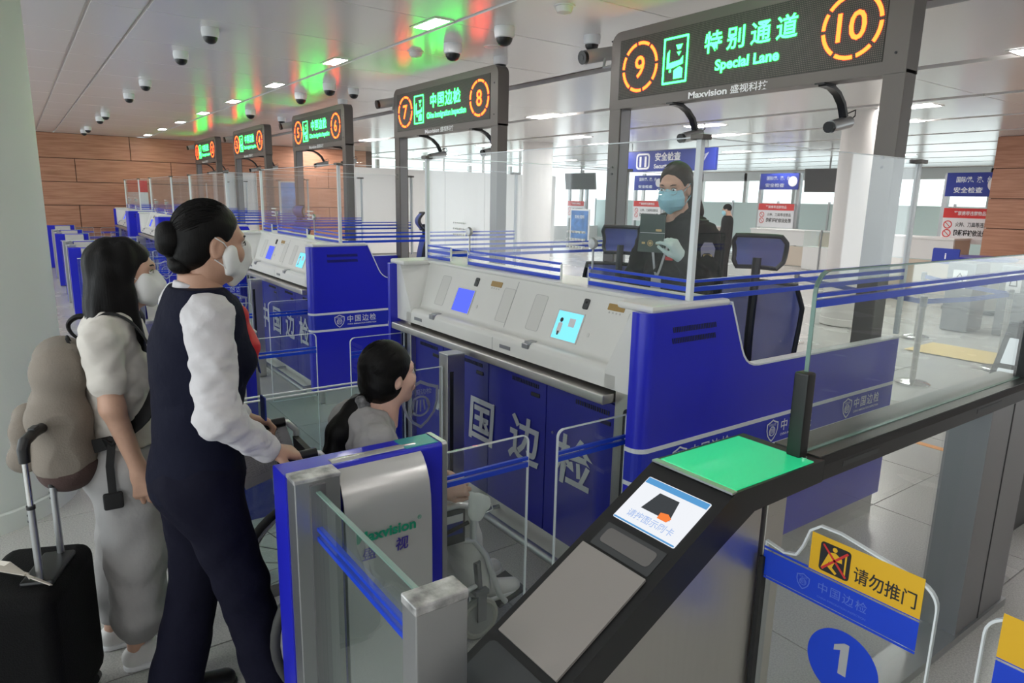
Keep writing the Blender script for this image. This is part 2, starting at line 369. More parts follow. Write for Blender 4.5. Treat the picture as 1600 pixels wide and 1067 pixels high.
# ---------------------------------------------------------------- distance-field modelling for bodies, hair and cloth
class Sdf:
    def __init__(s, lo, hi, h):
        s.lo = np.array(lo, np.float32); s.h = h; s.n = (np.ceil((np.array(hi) - np.array(lo)) / h).astype(int) + 1)
        s.d = np.full(tuple(s.n), .2, np.float32)
        s.ax = [s.lo[i] + h * np.arange(s.n[i], dtype=np.float32) for i in range(3)]
    def sl(s, lo, hi):
        a = np.clip(np.floor((np.array(lo) - s.lo) / s.h).astype(int), 0, s.n); b = np.clip(np.ceil((np.array(hi) - s.lo) / s.h).astype(int) + 1, 0, s.n)
        S = tuple(slice(int(a[i]), int(b[i])) for i in range(3))
        return S, s.ax[0][S[0]][:, None, None], s.ax[1][S[1]][None, :, None], s.ax[2][S[2]][None, None, :]
    def put(s, S, e, k, mode):
        d = s.d[S]
        if d.size == 0: return
        if mode == 'u':
            hh = np.maximum(k - np.abs(d - e), 0) / k if k > 0 else 0
            s.d[S] = np.minimum(d, e) - hh * hh * k * .25
        elif mode == 's':
            e = -e; hh = np.maximum(k - np.abs(d - e), 0) / k if k > 0 else 0
            s.d[S] = np.maximum(d, e) + hh * hh * k * .25
    def cone(s, a, b, ra, rb, k=.02, flat=1., side=None, mode='u'):
        a = np.array(a, float); b = np.array(b, float); r = max(ra, rb); pad = r + k + .03
        S, x, y, z = s.sl(np.minimum(a, b) - pad, np.maximum(a, b) + pad)
        ba = b - a; L2 = float(ba @ ba) + 1e-9
        px, py, pz = x - a[0], y - a[1], z - a[2]
        t = np.clip((px * ba[0] + py * ba[1] + pz * ba[2]) / L2, 0, 1)
        qx, qy, qz = px - t * ba[0], py - t * ba[1], pz - t * ba[2]
        if flat != 1. and side is not None:      # thin along the axis side
            sd = np.array(side, float); sd /= np.linalg.norm(sd); c = qx * sd[0] + qy * sd[1] + qz * sd[2]
            q2 = qx * qx + qy * qy + qz * qz - c * c
            e = (np.sqrt(np.maximum(q2, 0) + (c / flat) ** 2) - (ra + t * (rb - ra))) * (flat if flat < 1 else 1)
            e = np.where(e > 0, e, e)
        else:
            e = np.sqrt(qx * qx + qy * qy + qz * qz) - (ra + t * (rb - ra))
        s.put(S, e.astype(np.float32), k, mode); return s
    def chain(s, pts, rs, k=.02, **kw):
        for i in range(len(pts) - 1): s.cone(pts[i], pts[i + 1], rs[i], rs[i + 1], k, **kw)
        return s
    def ell(s, c, r, k=.02, rot=None, mode='u'):
        c = np.array(c, float); r = np.array(r, float); pad = r.max() + k + .03
        S, x, y, z = s.sl(c - pad, c + pad); px, py, pz = x - c[0], y - c[1], z - c[2]
        if rot is not None:
            m = np.array(rot); px, py, pz = (m[0][0] * px + m[1][0] * py + m[2][0] * pz, m[0][1] * px + m[1][1] * py + m[2][1] * pz, m[0][2] * px + m[1][2] * py + m[2][2] * pz)
        k0 = np.sqrt((px / r[0]) ** 2 + (py / r[1]) ** 2 + (pz / r[2]) ** 2); k1 = np.sqrt((px / r[0] ** 2) ** 2 + (py / r[1] ** 2) ** 2 + (pz / r[2] ** 2) ** 2) + 1e-6
        s.put(S, (k0 * (k0 - 1) / k1).astype(np.float32), k, mode); return s
    def cut(s, p, n, k=.0):
        """keep the side opposite to n"""
        n = np.array(n, float); n /= np.linalg.norm(n); e = (s.ax[0][:, None, None] - p[0]) * n[0] + (s.ax[1][None, :, None] - p[1]) * n[1] + (s.ax[2][None, None, :] - p[2]) * n[2]
        s.put(tuple(slice(0, int(i)) for i in s.n), -e.astype(np.float32), k, 's'); return s
    def shell(s, t):
        """hollow: keep a skin of thickness t inside the surface"""
        s.d = np.maximum(s.d, -(s.d + t)); return s
    def ripple(s, amp, fx, fy, fz, seed=0):
        x, y, z = s.ax[0][:, None, None], s.ax[1][None, :, None], s.ax[2][None, None, :]
        s.d = s.d + amp * (np.sin(fx * x + 1.7 * np.sin(fz * .37 * z + seed) + seed) * np.sin(fz * z + 1.3 * np.sin(fy * .6 * y + seed * 2) + fx * .3 * x) + .6 * np.sin(fy * y + 1.9 * np.sin(fz * .5 * z + seed) + seed * 3)).astype(np.float32); return s
    def mesh(s):
        d = s.d; d[0] = d[-1] = .1; d[:, 0] = d[:, -1] = .1; d[:, :, 0] = d[:, :, -1] = .1
        b = d < 0; nx, ny, nz = d.shape
        c8 = [b[i:nx - 1 + i, j:ny - 1 + j, k:nz - 1 + k] for i in (0, 1) for j in (0, 1) for k in (0, 1)]
        cnt = sum(c.astype(np.int8) for c in c8); act = (cnt > 0) & (cnt < 8)
        idx = np.full(act.shape, -1, np.int64); I, J, K = np.nonzero(act); N = len(I); idx[I, J, K] = np.arange(N)
        acc = np.zeros((N, 3)); w = np.zeros(N)
        co = [(i, j, k) for i in (0, 1) for j in (0, 1) for k in (0, 1)]
        val = {c: d[I + c[0], J + c[1], K + c[2]] for c in co}
        for c in co:
            for ax in range(3):
                if c[ax] == 0:
                    e = list(c); e[ax] = 1; e = tuple(e); va, vb = val[c], val[e]; m = (va < 0) != (vb < 0)
                    t = np.where(m, va / np.where(m, va - vb, 1), 0)
                    p = np.stack([np.full(N, float(q)) for q in c], 1); p[:, ax] = t
                    acc[m] += p[m]; w[m] += 1
        P = (acc / w[:, None] + np.stack([I, J, K], 1)) * s.h + s.lo
        F = []
        for ax in range(3):
            u, v = [(1, 2), (2, 0), (0, 1)][ax]
            sl0 = [slice(None)] * 3; sl1 = [slice(None)] * 3; sl0[ax] = slice(0, -1); sl1[ax] = slice(1, None)
            ch = b[tuple(sl0)] != b[tuple(sl1)]; A = np.stack(np.nonzero(ch), 1)
            ok = (A[:, u] > 0) & (A[:, v] > 0) & (A[:, u] < d.shape[u] - 1) & (A[:, v] < d.shape[v] - 1); A = A[ok]
            q = []
            for du, dv in ((1, 1), (0, 1), (0, 0), (1, 0)):
                B = A.copy(); B[:, u] -= du; B[:, v] -= dv; q.append(idx[B[:, 0], B[:, 1], B[:, 2]])
            q = np.stack(q, 1); inside = b[A[:, 0], A[:, 1], A[:, 2]]
            q[~inside] = q[~inside][:, ::-1]; F.append(q)
        F = np.concatenate(F); F = F[(F >= 0).all(1)]
        return P, F
def np_object(name, parts, m, parent=None, xf=None, relax=1, **kw):
    """parts: list of Sdf (or (Sdf, Matrix)) joined in one mesh"""
    V = []; F = []; n = 0
    for p in parts:
        mt = None
        if isinstance(p, tuple): p, mt = p
        v, f = p.mesh()
        for _ in range(relax):      # light Laplacian smoothing
            acc = np.zeros_like(v); c = np.zeros(len(v))
            for i in range(4):
                a, b2 = f[:, i], f[:, (i + 1) % 4]
                np.add.at(acc, a, v[b2]); np.add.at(c, a, 1); np.add.at(acc, b2, v[a]); np.add.at(c, b2, 1)
            v = v * .5 + .5 * acc / np.maximum(c, 1)[:, None]
        if mt is not None:
            mm = np.array(mt); v = v @ mm[:3, :3].T + mm[:3, 3]
        V.append(v); F.append(f + n); n += len(v)
    V = np.concatenate(V); F = np.concatenate(F)
    me = bpy.data.meshes.new(name); me.vertices.add(len(V)); me.vertices.foreach_set('co', V.astype(np.float32).ravel())
    me.loops.add(len(F) * 4); me.loops.foreach_set('vertex_index', F.astype(np.int32).ravel()); me.polygons.add(len(F)); me.polygons.foreach_set('loop_start', np.arange(0, len(F) * 4, 4, dtype=np.int32))
    me.polygons.foreach_set('use_smooth', np.ones(len(F), bool)); me.update(calc_edges=True); me.validate()
    me.materials.append(M[m] if isinstance(m, str) else m)
    return tag(link(bpy.data.objects.new(name, me), parent), **kw)
# ---------------------------------------------------------------- the setting
CZ = 3.06; KC = .905
floor = box('floor', (-24, -5, -.06), (5, 27, -.012), 'tile', kind='structure')
box('floor_bed', (-6.6, -1.6, -.011), (2.2, 8.0, -.004), 'joint', floor)
tm = None
for i in range(11):
    for j in range(12):
        x, y = -6.6 + .8 * i, -1.6 + .8 * j
        if tm is None:
            t = box('tile', (.003, .003, -.008), (.797, .797, 0), 'tile', floor, r=.0015); tm = t.data
        else: t = link(bpy.data.objects.new('tile', tm), floor)
        t.location = (x, y, 0)
ceiling = box('ceiling', (-24, -5, CZ + .05), (5, 27, CZ + .15), 'groove', kind='structure')
box('ceiling_backing', (-23.9, -4.9, CZ + .03), (4.9, 4.90, CZ + .052), 'ceil', ceiling)
pm = {}
def cpanel(x0, x1, y0, y1, m):
    k = (round(x1 - x0, 3), round(y1 - y0, 3), m)
    if k not in pm:
        o = box('ceiling_panel', (.004, .004, 0), (x1 - x0 - .004, y1 - y0 - .004, .05), m, ceiling, r=.003); pm[k] = o.data
    else: o = link(bpy.data.objects.new('ceiling_panel', pm[k]), ceiling)
    o.location = (x0, y0, CZ)
for i in range(22):
    x0 = -22.4 + 1.17 * i
    for y0, y1 in ((-4.1, -1.58), (-1.46, .57), (.59, .925), (.945, 2.68), (2.90, 4.94)): cpanel(x0, x0 + 1.17, y0, y1, 'ceil')
for k in range(9):
    y0 = 5.15 + 2.19 * k
    for i in range(5): cpanel(-22.4 + 4.68 * i, -22.4 + 4.68 * (i + 1), y0, y0 + 2.0, 'ceil2')
box('trim_1', (-22.4, 2.685, CZ + .012), (3.3, 2.895, CZ + .045), 'ceil', kind='structure')

# recessed lamps
def lamp(x, y, z, label, group, sx=.36, sy=.13):
    r = empty('ceiling_lamp', (x, y, z), 0, label, 'lamp', group)
    b = MB(); b.ringprism(rrect(sx + .05, sy + .05, .01, 2, -sx / 2 - .025, -sy / 2 - .025), rrect(sx, sy, .01, 2, -sx / 2, -sy / 2), (0, 0, 0), (1, 0, 0), (0, 1, 0), (0, 0, -1), .008)
    b.build('lamp_rim', 'ceil', r)
    box('diffuser', (-sx / 2, -sy / 2, -.004), (sx / 2, sy / 2, .004), 'lamp', r)
ordn = ['first', 'second', 'third', 'fourth', 'fifth', 'sixth', 'seventh', 'eighth', 'ninth', 'tenth', 'eleventh', 'twelfth']
for i in range(8):
    lamp((-5.54 - 2.2 * i) * KC, 2.79, CZ + .012, 'bright recessed lamp, %s in the ceiling strip counted from the nearest' % ordn[i], 'lamps in the ceiling strip before the signs')
for i in range(4): lamp((-3.34 + 2.2 * i) * KC, 2.79, CZ + .012, 'bright recessed rectangular lamp in the ceiling strip above the special lane', 'lamps above the special lane')
for i in range(9): lamp(-16.5 + 2.2 * i, -1.52, CZ, 'recessed rectangular lamp in the ceiling behind the queue', 'lamps behind the queue', .5, .11)
for k, ys in enumerate((7.1, 9.9, 11.5, 15.4, 18.8)):
    for i in range(6):
        lamp(-19.2 + 3.4 * i + (.9 if k % 2 else 0), ys, CZ - .002, 'recessed lamp in the striped ceiling of the hall beyond the signs, %s row' % ordn[k], 'hall ceiling lamps, %s row' % ordn[k], .7, .28)

# wood-clad end wall and pillar
wall_left = box('wall_left', (-20.07, -5, 0), (-19.90, 9, CZ), 'woodgap', kind='structure')
zs = [0, .42, .84, 1.38, 1.93, 2.48, CZ]
for r in range(6):
    for c in range(7):
        y0 = -5 + c * 2.1 - (.9 if r % 2 else 0)
        box('wood_panel', (-19.90, max(y0, -5) + .008, zs[r] + .008), (-19.87, min(y0 + 2.1, 9) - .008, zs[r + 1] - .008), 'wood', wall_left)
wall_right = box('wall_right', (-5.42, 15.03, 0), (1.2, 17.0, CZ), 'woodgap', kind='structure')
for r in range(6):
    z0, z1 = zs[r] * 1.0, zs[r + 1]
    for c in range(4): box('wood_panel', (-5.44 + 1.55 * c + .006, 15.0, z0 + .008), (-5.44 + 1.55 * (c + 1) - .006, 15.03, z1 - .008), 'wood', wall_right)
    box('wood_panel', (-5.45, 15.02, z0 + .008), (-5.42, 16.98, z1 - .008), 'wood', wall_right)
p = empty('wall_socket', (-4.72, 14.995, 1.62), 0, 'white double wall switch plate on the wooden pillar', 'switch')
box('plate', (-.05, -.012, -.16), (.05, 0, .16), 'whitep', p, r=.006)
for z in (-.08, .06): box('rocker', (-.03, -.02, z - .03), (.03, -.012, z + .05), 'lgrey', p, r=.004)

block_wall = box('wall_daylight_block', (4.6, -5, 0), (4.8, 15, CZ), 'column2', kind='structure')  # unseen wall, added to keep open daylight out of the counter glass reflections
# round columns
def column(name, x, y, r, m, label):
    o = empty(name, (x, y, 0), kind='structure'); o['label'] = label
    b = MB(); b.lathe([(r, 0), (r, CZ + .05)], (0, 0, 0), 64); b.build('shaft', m, o, smooth=True)
    b = MB(); b.lathe([(r + .012, 0), (r + .012, .10), (r + .004, .11)], (0, 0, 0), 64); b.build('foot_band', m, o, smooth=True)
column('column', -4.70, -.46, .60, 'column', 'thick pale round column beside the queue')
column('column', -13.4, 10.35, .36, 'column2', 'white round column behind the seven and eight sign')
column('column', -5.28, 10.05, .36, 'column2', 'white round column behind the special lane sign')

# white partition with glazing above
wp = box('wall_partition', (-18.1, 7.6, 0), (-17.93, 14.6, .16), 'grey', kind='structure')
for i in range(5):
    y0 = 7.6 + 1.4 * i
    box('partition_panel', (-18.08, y0 + .006, .16), (-17.9, y0 + 1.394, 2.5), 'wall', wp)
    box('glazing_post', (-18.03, y0 - .03, 2.5), (-17.97, y0 + .03, CZ), 'lgrey', wp)
box('glazing', (-18.01, 7.6, 2.5), (-17.99, 14.6, CZ), 'glassg', wp)
# far frosted screen and window wall
ws = empty('wall_back', (0, 0, 0), kind='structure')
for i in range(13):
    x0 = -24 + 1.9 * i
    box('frosted_pane', (x0 + .02, 22.0, .1), (x0 + 1.88, 22.02, 1.78), 'frost', ws)
    box('screen_post', (x0 - .03, 21.97, 0), (x0 + .03, 22.05, 1.85), 'alu', ws)
ww = empty('window_1', (0, 0, 0), kind='structure')
for i in range(12):
    x0 = -24 + 2.4 * i
    box('window_mullion', (x0 - .07, 26.5, 0), (x0 + .07, 26.7, CZ), 'lgrey', ww)
    box('window_pane', (x0 + .07, 26.58, .3), (x0 + 2.33, 26.6, 2.72), 'glass', ww)
box('window_header', (-24, 26.5, 2.72), (5, 26.7, CZ + .05), 'wall', ww)
box('window_base', (-24, 26.5, 0), (5, 26.7, .3), 'wall', ww)
# side windows of the hall, behind the white partition
wl = empty('window_2', (0, 0, 0), kind='structure')
for i in range(9):
    y0 = 9 + 2.0 * i
    box('window_mullion', (-23.95, y0 - .06, 0), (-23.8, y0 + .06, CZ), 'lgrey', wl)
box('window_base', (-23.95, 9, 0), (-23.8, 26.5, .6), 'wall', wl)
# ---------------------------------------------------------------- inspection counters
EX, EY, EZ = (1, 0, 0), (0, 1, 0), (0, 0, 1)
X0, PITCH, L = -1.741, 3.66, -2.26          # right end of the nearest counter, spacing, left end (local)
def fillet(pts, rad, n=5):
    out = []; m = len(pts)
    for i, p in enumerate(pts):
        r = rad[i]
        if not r: out.append(p); continue
        a, b, c = Vector(pts[i - 1]), Vector(p), Vector(pts[(i + 1) % m]); u = (a - b).normalized(); w = (c - b).normalized()
        for k in range(n + 1):
            t = k / n; q = (b + u * r) * (1 - t) ** 2 + b * 2 * t * (1 - t) + (b + w * r) * t ** 2; out.append((q.x, q.y))
    return out
SIDE = fillet([(1.95, .13), (3.90, .13), (3.90, 1.04), (2.52, 1.05), (2.39, 1.335), (1.95, 1.335)], [0, 0, 0, .09, 0, 0])
NOSE = [(0, 1.95)] + [(-.055 + .055 * math.cos(R_(a)), 1.935 - .055 * math.sin(R_(a)) * 1.0) for a in range(0, 91, 15)] + [(-.075, 1.88), (-.075, 1.95)]
def make_counter():
    c = empty('inspection_counter', (X0, 0, 0), 0, 'blue and white inspection counter', 'counter', 'inspection counters in a row under numbered signs')
    def both(f):
        f(lambda x: x); f(lambda x: L - x)
    def side(fx):
        b = MB(); sg = fx(-1) - fx(0)
        b.prism(SIDE, (fx(0), 0, 0), EY, EZ, (sg, 0, 0), .055)
        b.prism([(fx(x), y) for x, y in NOSE], (0, 0, .13), EX, EY, EZ, 1.205)
        s = b.build('side_panel', 'blue', c, smooth=True)
        b = MB(); b.cur = 0
        pts = [(3.90, 1.04)] + SIDE[3:9] + [(2.39, 1.335), (2.385, 1.345)]
        b.strip([(fx(-.022), y, z + .003) for y, z in pts], EX, .05, .008); b.build('edge_trim', 'whitefilm', s)
        for z0, z1, m in ((.776, .794, 'whitefilm'), (.636, .654, 'whitefilm'), (.654, .776, 'blueband')):
            b = MB(); e = .0025 if m == 'whitefilm' else .0015
            b.prism([(fx(e), y) for y in (1.94, 3.895)] + [(fx(-.01), 3.895), (fx(-.01), 1.94)], (0, 0, z0), EX, EY, EZ, z1 - z0)
            b.prism([(fx(x + (e if x > -.05 else 0)), y - (e if y < 1.94 else 0)) for x, y in NOSE], (0, 0, z0), EX, EY, EZ, z1 - z0)
            b.build('stripe' if m == 'whitefilm' else 'band', m, s)
        ex = Vector((0, -sg, 0)); o = .004
        for yc in (2.118, 2.763, 3.421):
            b = MB(); cc = Vector((fx(o), yc, .716))
            shield(b, cc, ex, EZ, .088)
            put_text(b, '中国边检', cc + ex * .20 + Vector((0, 0, .014)), ex, EZ, w=.26, bold=.012, spacing=1.25)
            put_text(b, 'CHINA IMMIGRATION INSPECTION', cc + ex * .20 + Vector((0, 0, -.032)), ex, EZ, w=.26, bold=.02)
            b.build('logo', 'whitefilm', s)
        b = MB()
        for z in (1.262, 1.218):
            for i in range(26):
                y = 2.035 + .0102 * i; b.prism([(y, z - .011), (y + .0052, z - .011), (y + .0052 - .006, z + .011), (y - .006, z + .011)], (fx(.0015), 0, 0), EY, EZ, (sg, 0, 0), .004)
        b.build('vent_slots', 'ink', s, kind='stuff')
        # white cheek with slanted inner face
        def X(t): return fx(-.072 - t)
        b = MB(); b.add([(X(0), 1.93, .985), (X(.19), 1.93, .985), (X(0), 2.36, .985), (X(.19), 2.36, .985), (X(0), 1.93, 1.335), (X(.05), 1.93, 1.335), (X(0), 2.36, 1.335), (X(.13), 2.12, 1.335), (X(.13), 2.36, 1.335), (X(.20), 1.98, 1.075), (X(.19), 1.93, 1.06)],
                        [(0, 1, 10, 5, 4), (4, 5, 7, 8, 6), (10, 9, 7, 5), (0, 2, 3, 1), (0, 4, 6, 2), (2, 6, 8, 3), (1, 3, 8, 7, 9, 10)])
        b.build('cheek', 'white', c)
        lo, hi = sorted((fx(-.005), fx(-.20)))
        b = MB(); b.rbox((lo, 1.915, 1.332), (hi, 2.385, 1.362), .012); b.build('end_cap', 'white', c, smooth=True)
        lo, hi = sorted((fx(-.06), fx(-.215)))
        pl = box('steel_pillar', (lo, 1.95, .0), (hi, 2.2, .983), 'steel', c, r=.004)
        lo, hi = sorted((fx(-.105), fx(-.158)))
        b = MB(); b.prism(rrect(hi - lo, .86, .025, 5, lo, .06), (0, 1.944, 0), EX, EZ, EY, .01); b.build('hinge_slot', 'black', pl)
        # glass screen on the side
        gx = fx(-.045)
        g = box('glass_screen', (gx - .005, 2.17, 1.36), (gx + .005, 3.95, 1.995), 'glassc', c)
        for z, h in ((1.358, .02), (1.398, .018), (1.434, .011)): box('stripe', (gx - .0065, 2.175, z), (gx + .0065, 3.945, z + h), 'stripeblue', g)
        box('top_edge', (gx - .0055, 2.17, 1.993), (gx + .0055, 3.95, 1.997), 'edgew', g)
        box('corner_post', (gx - .012, 2.155, 1.36), (gx + .012, 2.18, 1.99), 'edgew', c, r=.003)
        box('corner_clip', (gx - .03, 2.14, 1.985), (gx + .03, 2.195, 2.005), 'bronze', c, r=.003)
        box('rear_post', (gx - .012, 3.94, 1.05), (gx + .012, 3.965, 1.985), 'edgew', c, r=.003)
        box('rear_clip', (gx - .03, 3.90, 1.975), (gx + .035, 3.975, 1.995), 'bronze', c, r=.003)
    both(side)
    # front console
    prof = [(1.93, .985), (1.93, 1.045), (1.938, 1.065), (1.955, 1.075), (1.975, 1.074), (1.99, 1.08), (2.0, 1.095), (2.095, 1.325), (2.10, 1.345), (2.34, 1.345), (2.34, .985)]
    b = MB(); b.prism(prof, (L + .20, 0, 0), EY, EZ, EX, -L - .40); con = b.build('console', 'white', c, smooth=True)
    b = MB(); b.rbox((L + .15, 2.085, 1.34), (-.15, 2.36, 1.36), .008); b.build('cap_rail', 'white', c, smooth=True)
    ey = Vector((0, .095, .23)).normalized(); en = Vector(EX).cross(ey); P0 = Vector((0, 2.0, 1.095))
    def on(x, t, up=0): return P0 + Vector((x, 0, 0)) + ey * t + en * up
    def plate(name, x, t, w, h, m, par=con, r=.012, th=.003, up=0):
        b = MB(); b.prism(rrect(w, h, r, 4, -w / 2, -h / 2), on(x, t, up), EX, ey, en, th); return b.build(name, m, par)
    for k, xo in enumerate((0, .92)):
        s = plate('passenger_screen', -1.55 + xo, .085, .175, .135, 'scr_cyan' if k else 'scr_blue', r=.004)
        if k:
            plate('screen_figure_head', -1.60 + xo, .110, .022, .022, 'ink', s, .010, .0005, .003); plate('screen_figure', -1.60 + xo, .07, .03, .055, 'whitep', s, .01, .0005, .003)
            plate('screen_notice', -1.525 + xo, .105, .042, .04, 'whitep', s, .002, .0005, .003); plate('screen_figure_leg', -1.60 + xo, .045, .012, .02, 'passport', s, .003, .0005, .0036)
        b = MB(); b.ringprism(rrect(.187, .147, .006, 3, -.0935, -.0735), rrect(.175, .135, .004, 3, -.0875, -.0675), on(-1.55 + xo, .085), EX, ey, en, .0045); b.build('screen_bezel', 'offwhite', con)
        q = plate('face_camera', -1.475 + xo, .205, .034, .05, 'dark', r=.008, th=.006); plate('lens', -1.475 + xo, .213, .012, .012, 'black', q, .005, .002, .006)
        q = plate('number_label', -1.285 + xo, .215, .10, .03, 'gold2', r=.004)
        b = MB()
        for i in range(4): b.prism(circ(.0045, 10), on(-1.32 + xo + .022 * i, .19), EX, ey, en, .002)
        b.build('button_dots', 'lgrey', con, kind='stuff')
        for xx in (-1.80, -1.15):
            b = MB(); b.ringprism(rrect(.10, .185, .014, 4, -.05, -.0925), rrect(.094, .179, .012, 4, -.047, -.0895), on(xx + xo, .115), EX, ey, en, .0015); b.build('inset_groove', 'lgrey', con)
            plate('inset_panel', xx + xo, .115, .094, .179, 'offwhite', r=.012, th=.0008)
        plate('fingerprint_dot', -1.40 + xo, .07, .014, .02, 'offwhite', r=.006)
        box('card_slot', (-1.95 + xo, 1.926, 1.01), (-1.86 + xo, 1.932, 1.028), 'steeld', con)
        h = box('pen_hook', (-1.76 + xo, 1.922, 1.045), (-1.71 + xo, 1.95, 1.072), 'steeld', con, r=.005); box('hook_plate', (-1.757 + xo, 1.94, 1.07), (-1.713 + xo, 1.985, 1.079), 'alu', h)
    b = MB(); b.prism([(-.0015, 0), (.0015, 0), (.0015, .25), (-.0015, .25)], on(-1.10, 0), EX, ey, en, .0008); b.build('seam', 'grey', con)
    box('lip_seam', (-1.1015, 1.9292, .985), (-1.0985, 1.931, 1.05), 'grey', con)
    b = MB(); b.rbox((L + .02, 1.885, .922), (-.22, 1.995, .966), .008); b.build('steel_ledge', 'steelh', c, smooth=True)
    # blue cabinet with four doors
    cab = box('cabinet', (L + .2, 2.0, .12), (-.21, 2.3, .95), 'dblue', c)
    xs = [-2.19, -1.70, -1.21, -.71, -.215]
    for i in range(4):
        d = box('cabinet_door', (xs[i] + .003, 1.985, .13), (xs[i + 1] - .003, 2.0, .90), 'dblue', c, r=.002)
        b = MB()
        for k in range(16): b.box((xs[i + 1] - .28 + .014 * k, 1.982, .845), (xs[i + 1] - .273 + .014 * k, 1.986, .865))
        b.build('louvre', 'ink', d, kind='stuff')
        box('recessed_pull', (xs[i + 1] - .12, 1.981, .80), (xs[i + 1] - .05, 1.986, .82), 'ink', d, r=.004)
        b = MB(); b.cyl((xs[i] + .06, 1.978, .66), (xs[i] + .06, 1.986, .66), .008, 12); b.build('lock', 'chrome', d)
    for i in range(4): lettering('character', [('中国边检'[i], (-1.66 + .39 * i, 1.979, .53 + .01 * i), EX, EZ, dict(h=.25, bold=.02, shear=.08))], 'silver', c)
    b = MB(); b.cyl((L + .2, 1.87, .10), (-.21, 1.87, .10), .022, 16)
    for x in (-2.0, -1.1, -.3): b.cyl((x, 1.87, .10), (x, 2.02, .10), .012, 8)
    b.build('foot_rail', 'alu', c, smooth=True)
    box('plinth', (L + .02, 1.99, 0), (-.02, 3.88, .13), 'lgrey', c)
    for i in range(2):
        b = MB()
        for k in range(18): b.box((-.021, 2.35 + .012 * k, .045 + .045 * i), (-.017, 2.357 + .012 * k, .066 + .045 * i))
        b.build('plinth_vent', 'grey', c, kind='stuff')
    box('platform', (L + .06, 2.3, .13), (-.06, 3.88, .28), 'cyanish', c)
    dk = box('work_desk', (L + .06, 2.3, .86), (-.06, 2.62, .89), 'cyanish', c, r=.004)
    # front glass with two document openings
    yg = 2.17; pts = [(L - .03, 1.36), (-1.92, 1.36), (-1.92, 1.44), (-1.72, 1.44), (-1.72, 1.36), (-.853, 1.36), (-.853, 1.44), (-.65, 1.44), (-.65, 1.36), (-.05, 1.36), (-.05, 1.995), (L - .03, 1.995)]
    pts = [(max(x, L + .045), z) for x, z in pts]
    b = MB(); b.prism(pts, (0, yg - .005, 0), EX, EZ, EY, .01); g = b.build('front_glass', 'glassc', c)
    for a, e in ((L + .05, -1.925), (-1.715, -.858), (-.645, -.055)):
        for z, h in ((1.358, .02), (1.398, .018), (1.434, .011)): box('stripe', (a, yg - .0065, z), (e, yg + .0065, z + h), 'stripeblue', g)
    box('top_edge', (L + .045, yg - .0055, 1.993), (-.05, yg + .0055, 1.997), 'edgew', g)
    b = MB()
    for x in (-1.92, -1.72, -.853, -.65): b.box((x - .002, yg - .006, 1.36), (x + .002, yg + .006, 1.44))
    b.build('opening_edge', 'edgew', g, kind='stuff')
    b = MB()
    for xo in (-1.82, -.75):
        for r in range(3):
            for k in range(6): b.prism(circ(.0055, 10), (xo - .06 + .022 * k, yg - .0075, 1.53 + .035 * r), EX, EZ, EY, .015)
    b.build('speech_holes', 'whitep', g, kind='stuff')
    for xo in (-1.68, -.61):
        m = MB(); m.lathe([(0, -.012), (.022, -.01), (.028, 0), (.022, .012), (0, .014)], (0, 0, 0), 20)
        for i, v in enumerate(m.v): m.v[i] = (v[0] + xo, yg - .02 + v[2], 1.555 + v[1])
        q = m.build('microphone', 'alu', g, smooth=True)
        box('microphone_stem', (xo - .004, yg - .02, 1.44), (xo + .004, yg - .014, 1.53), 'alu', q)
    return c
LANE = ['nine and ten', 'seven and eight', 'five and six', 'three and four', 'one and two']
ONES = [('nine', 'ten'), ('seven', 'eight'), ('five', 'six'), ('three', 'four'), ('one', 'two')]
counters = [make_counter()]
for i in range(1, 5): counters.append(copy_tree(counters[0], (-PITCH * i, 0, 0)))
for i, c in enumerate(counters):
    c['label'] = 'blue and white inspection counter with glass screen under the %s sign' % LANE[i]

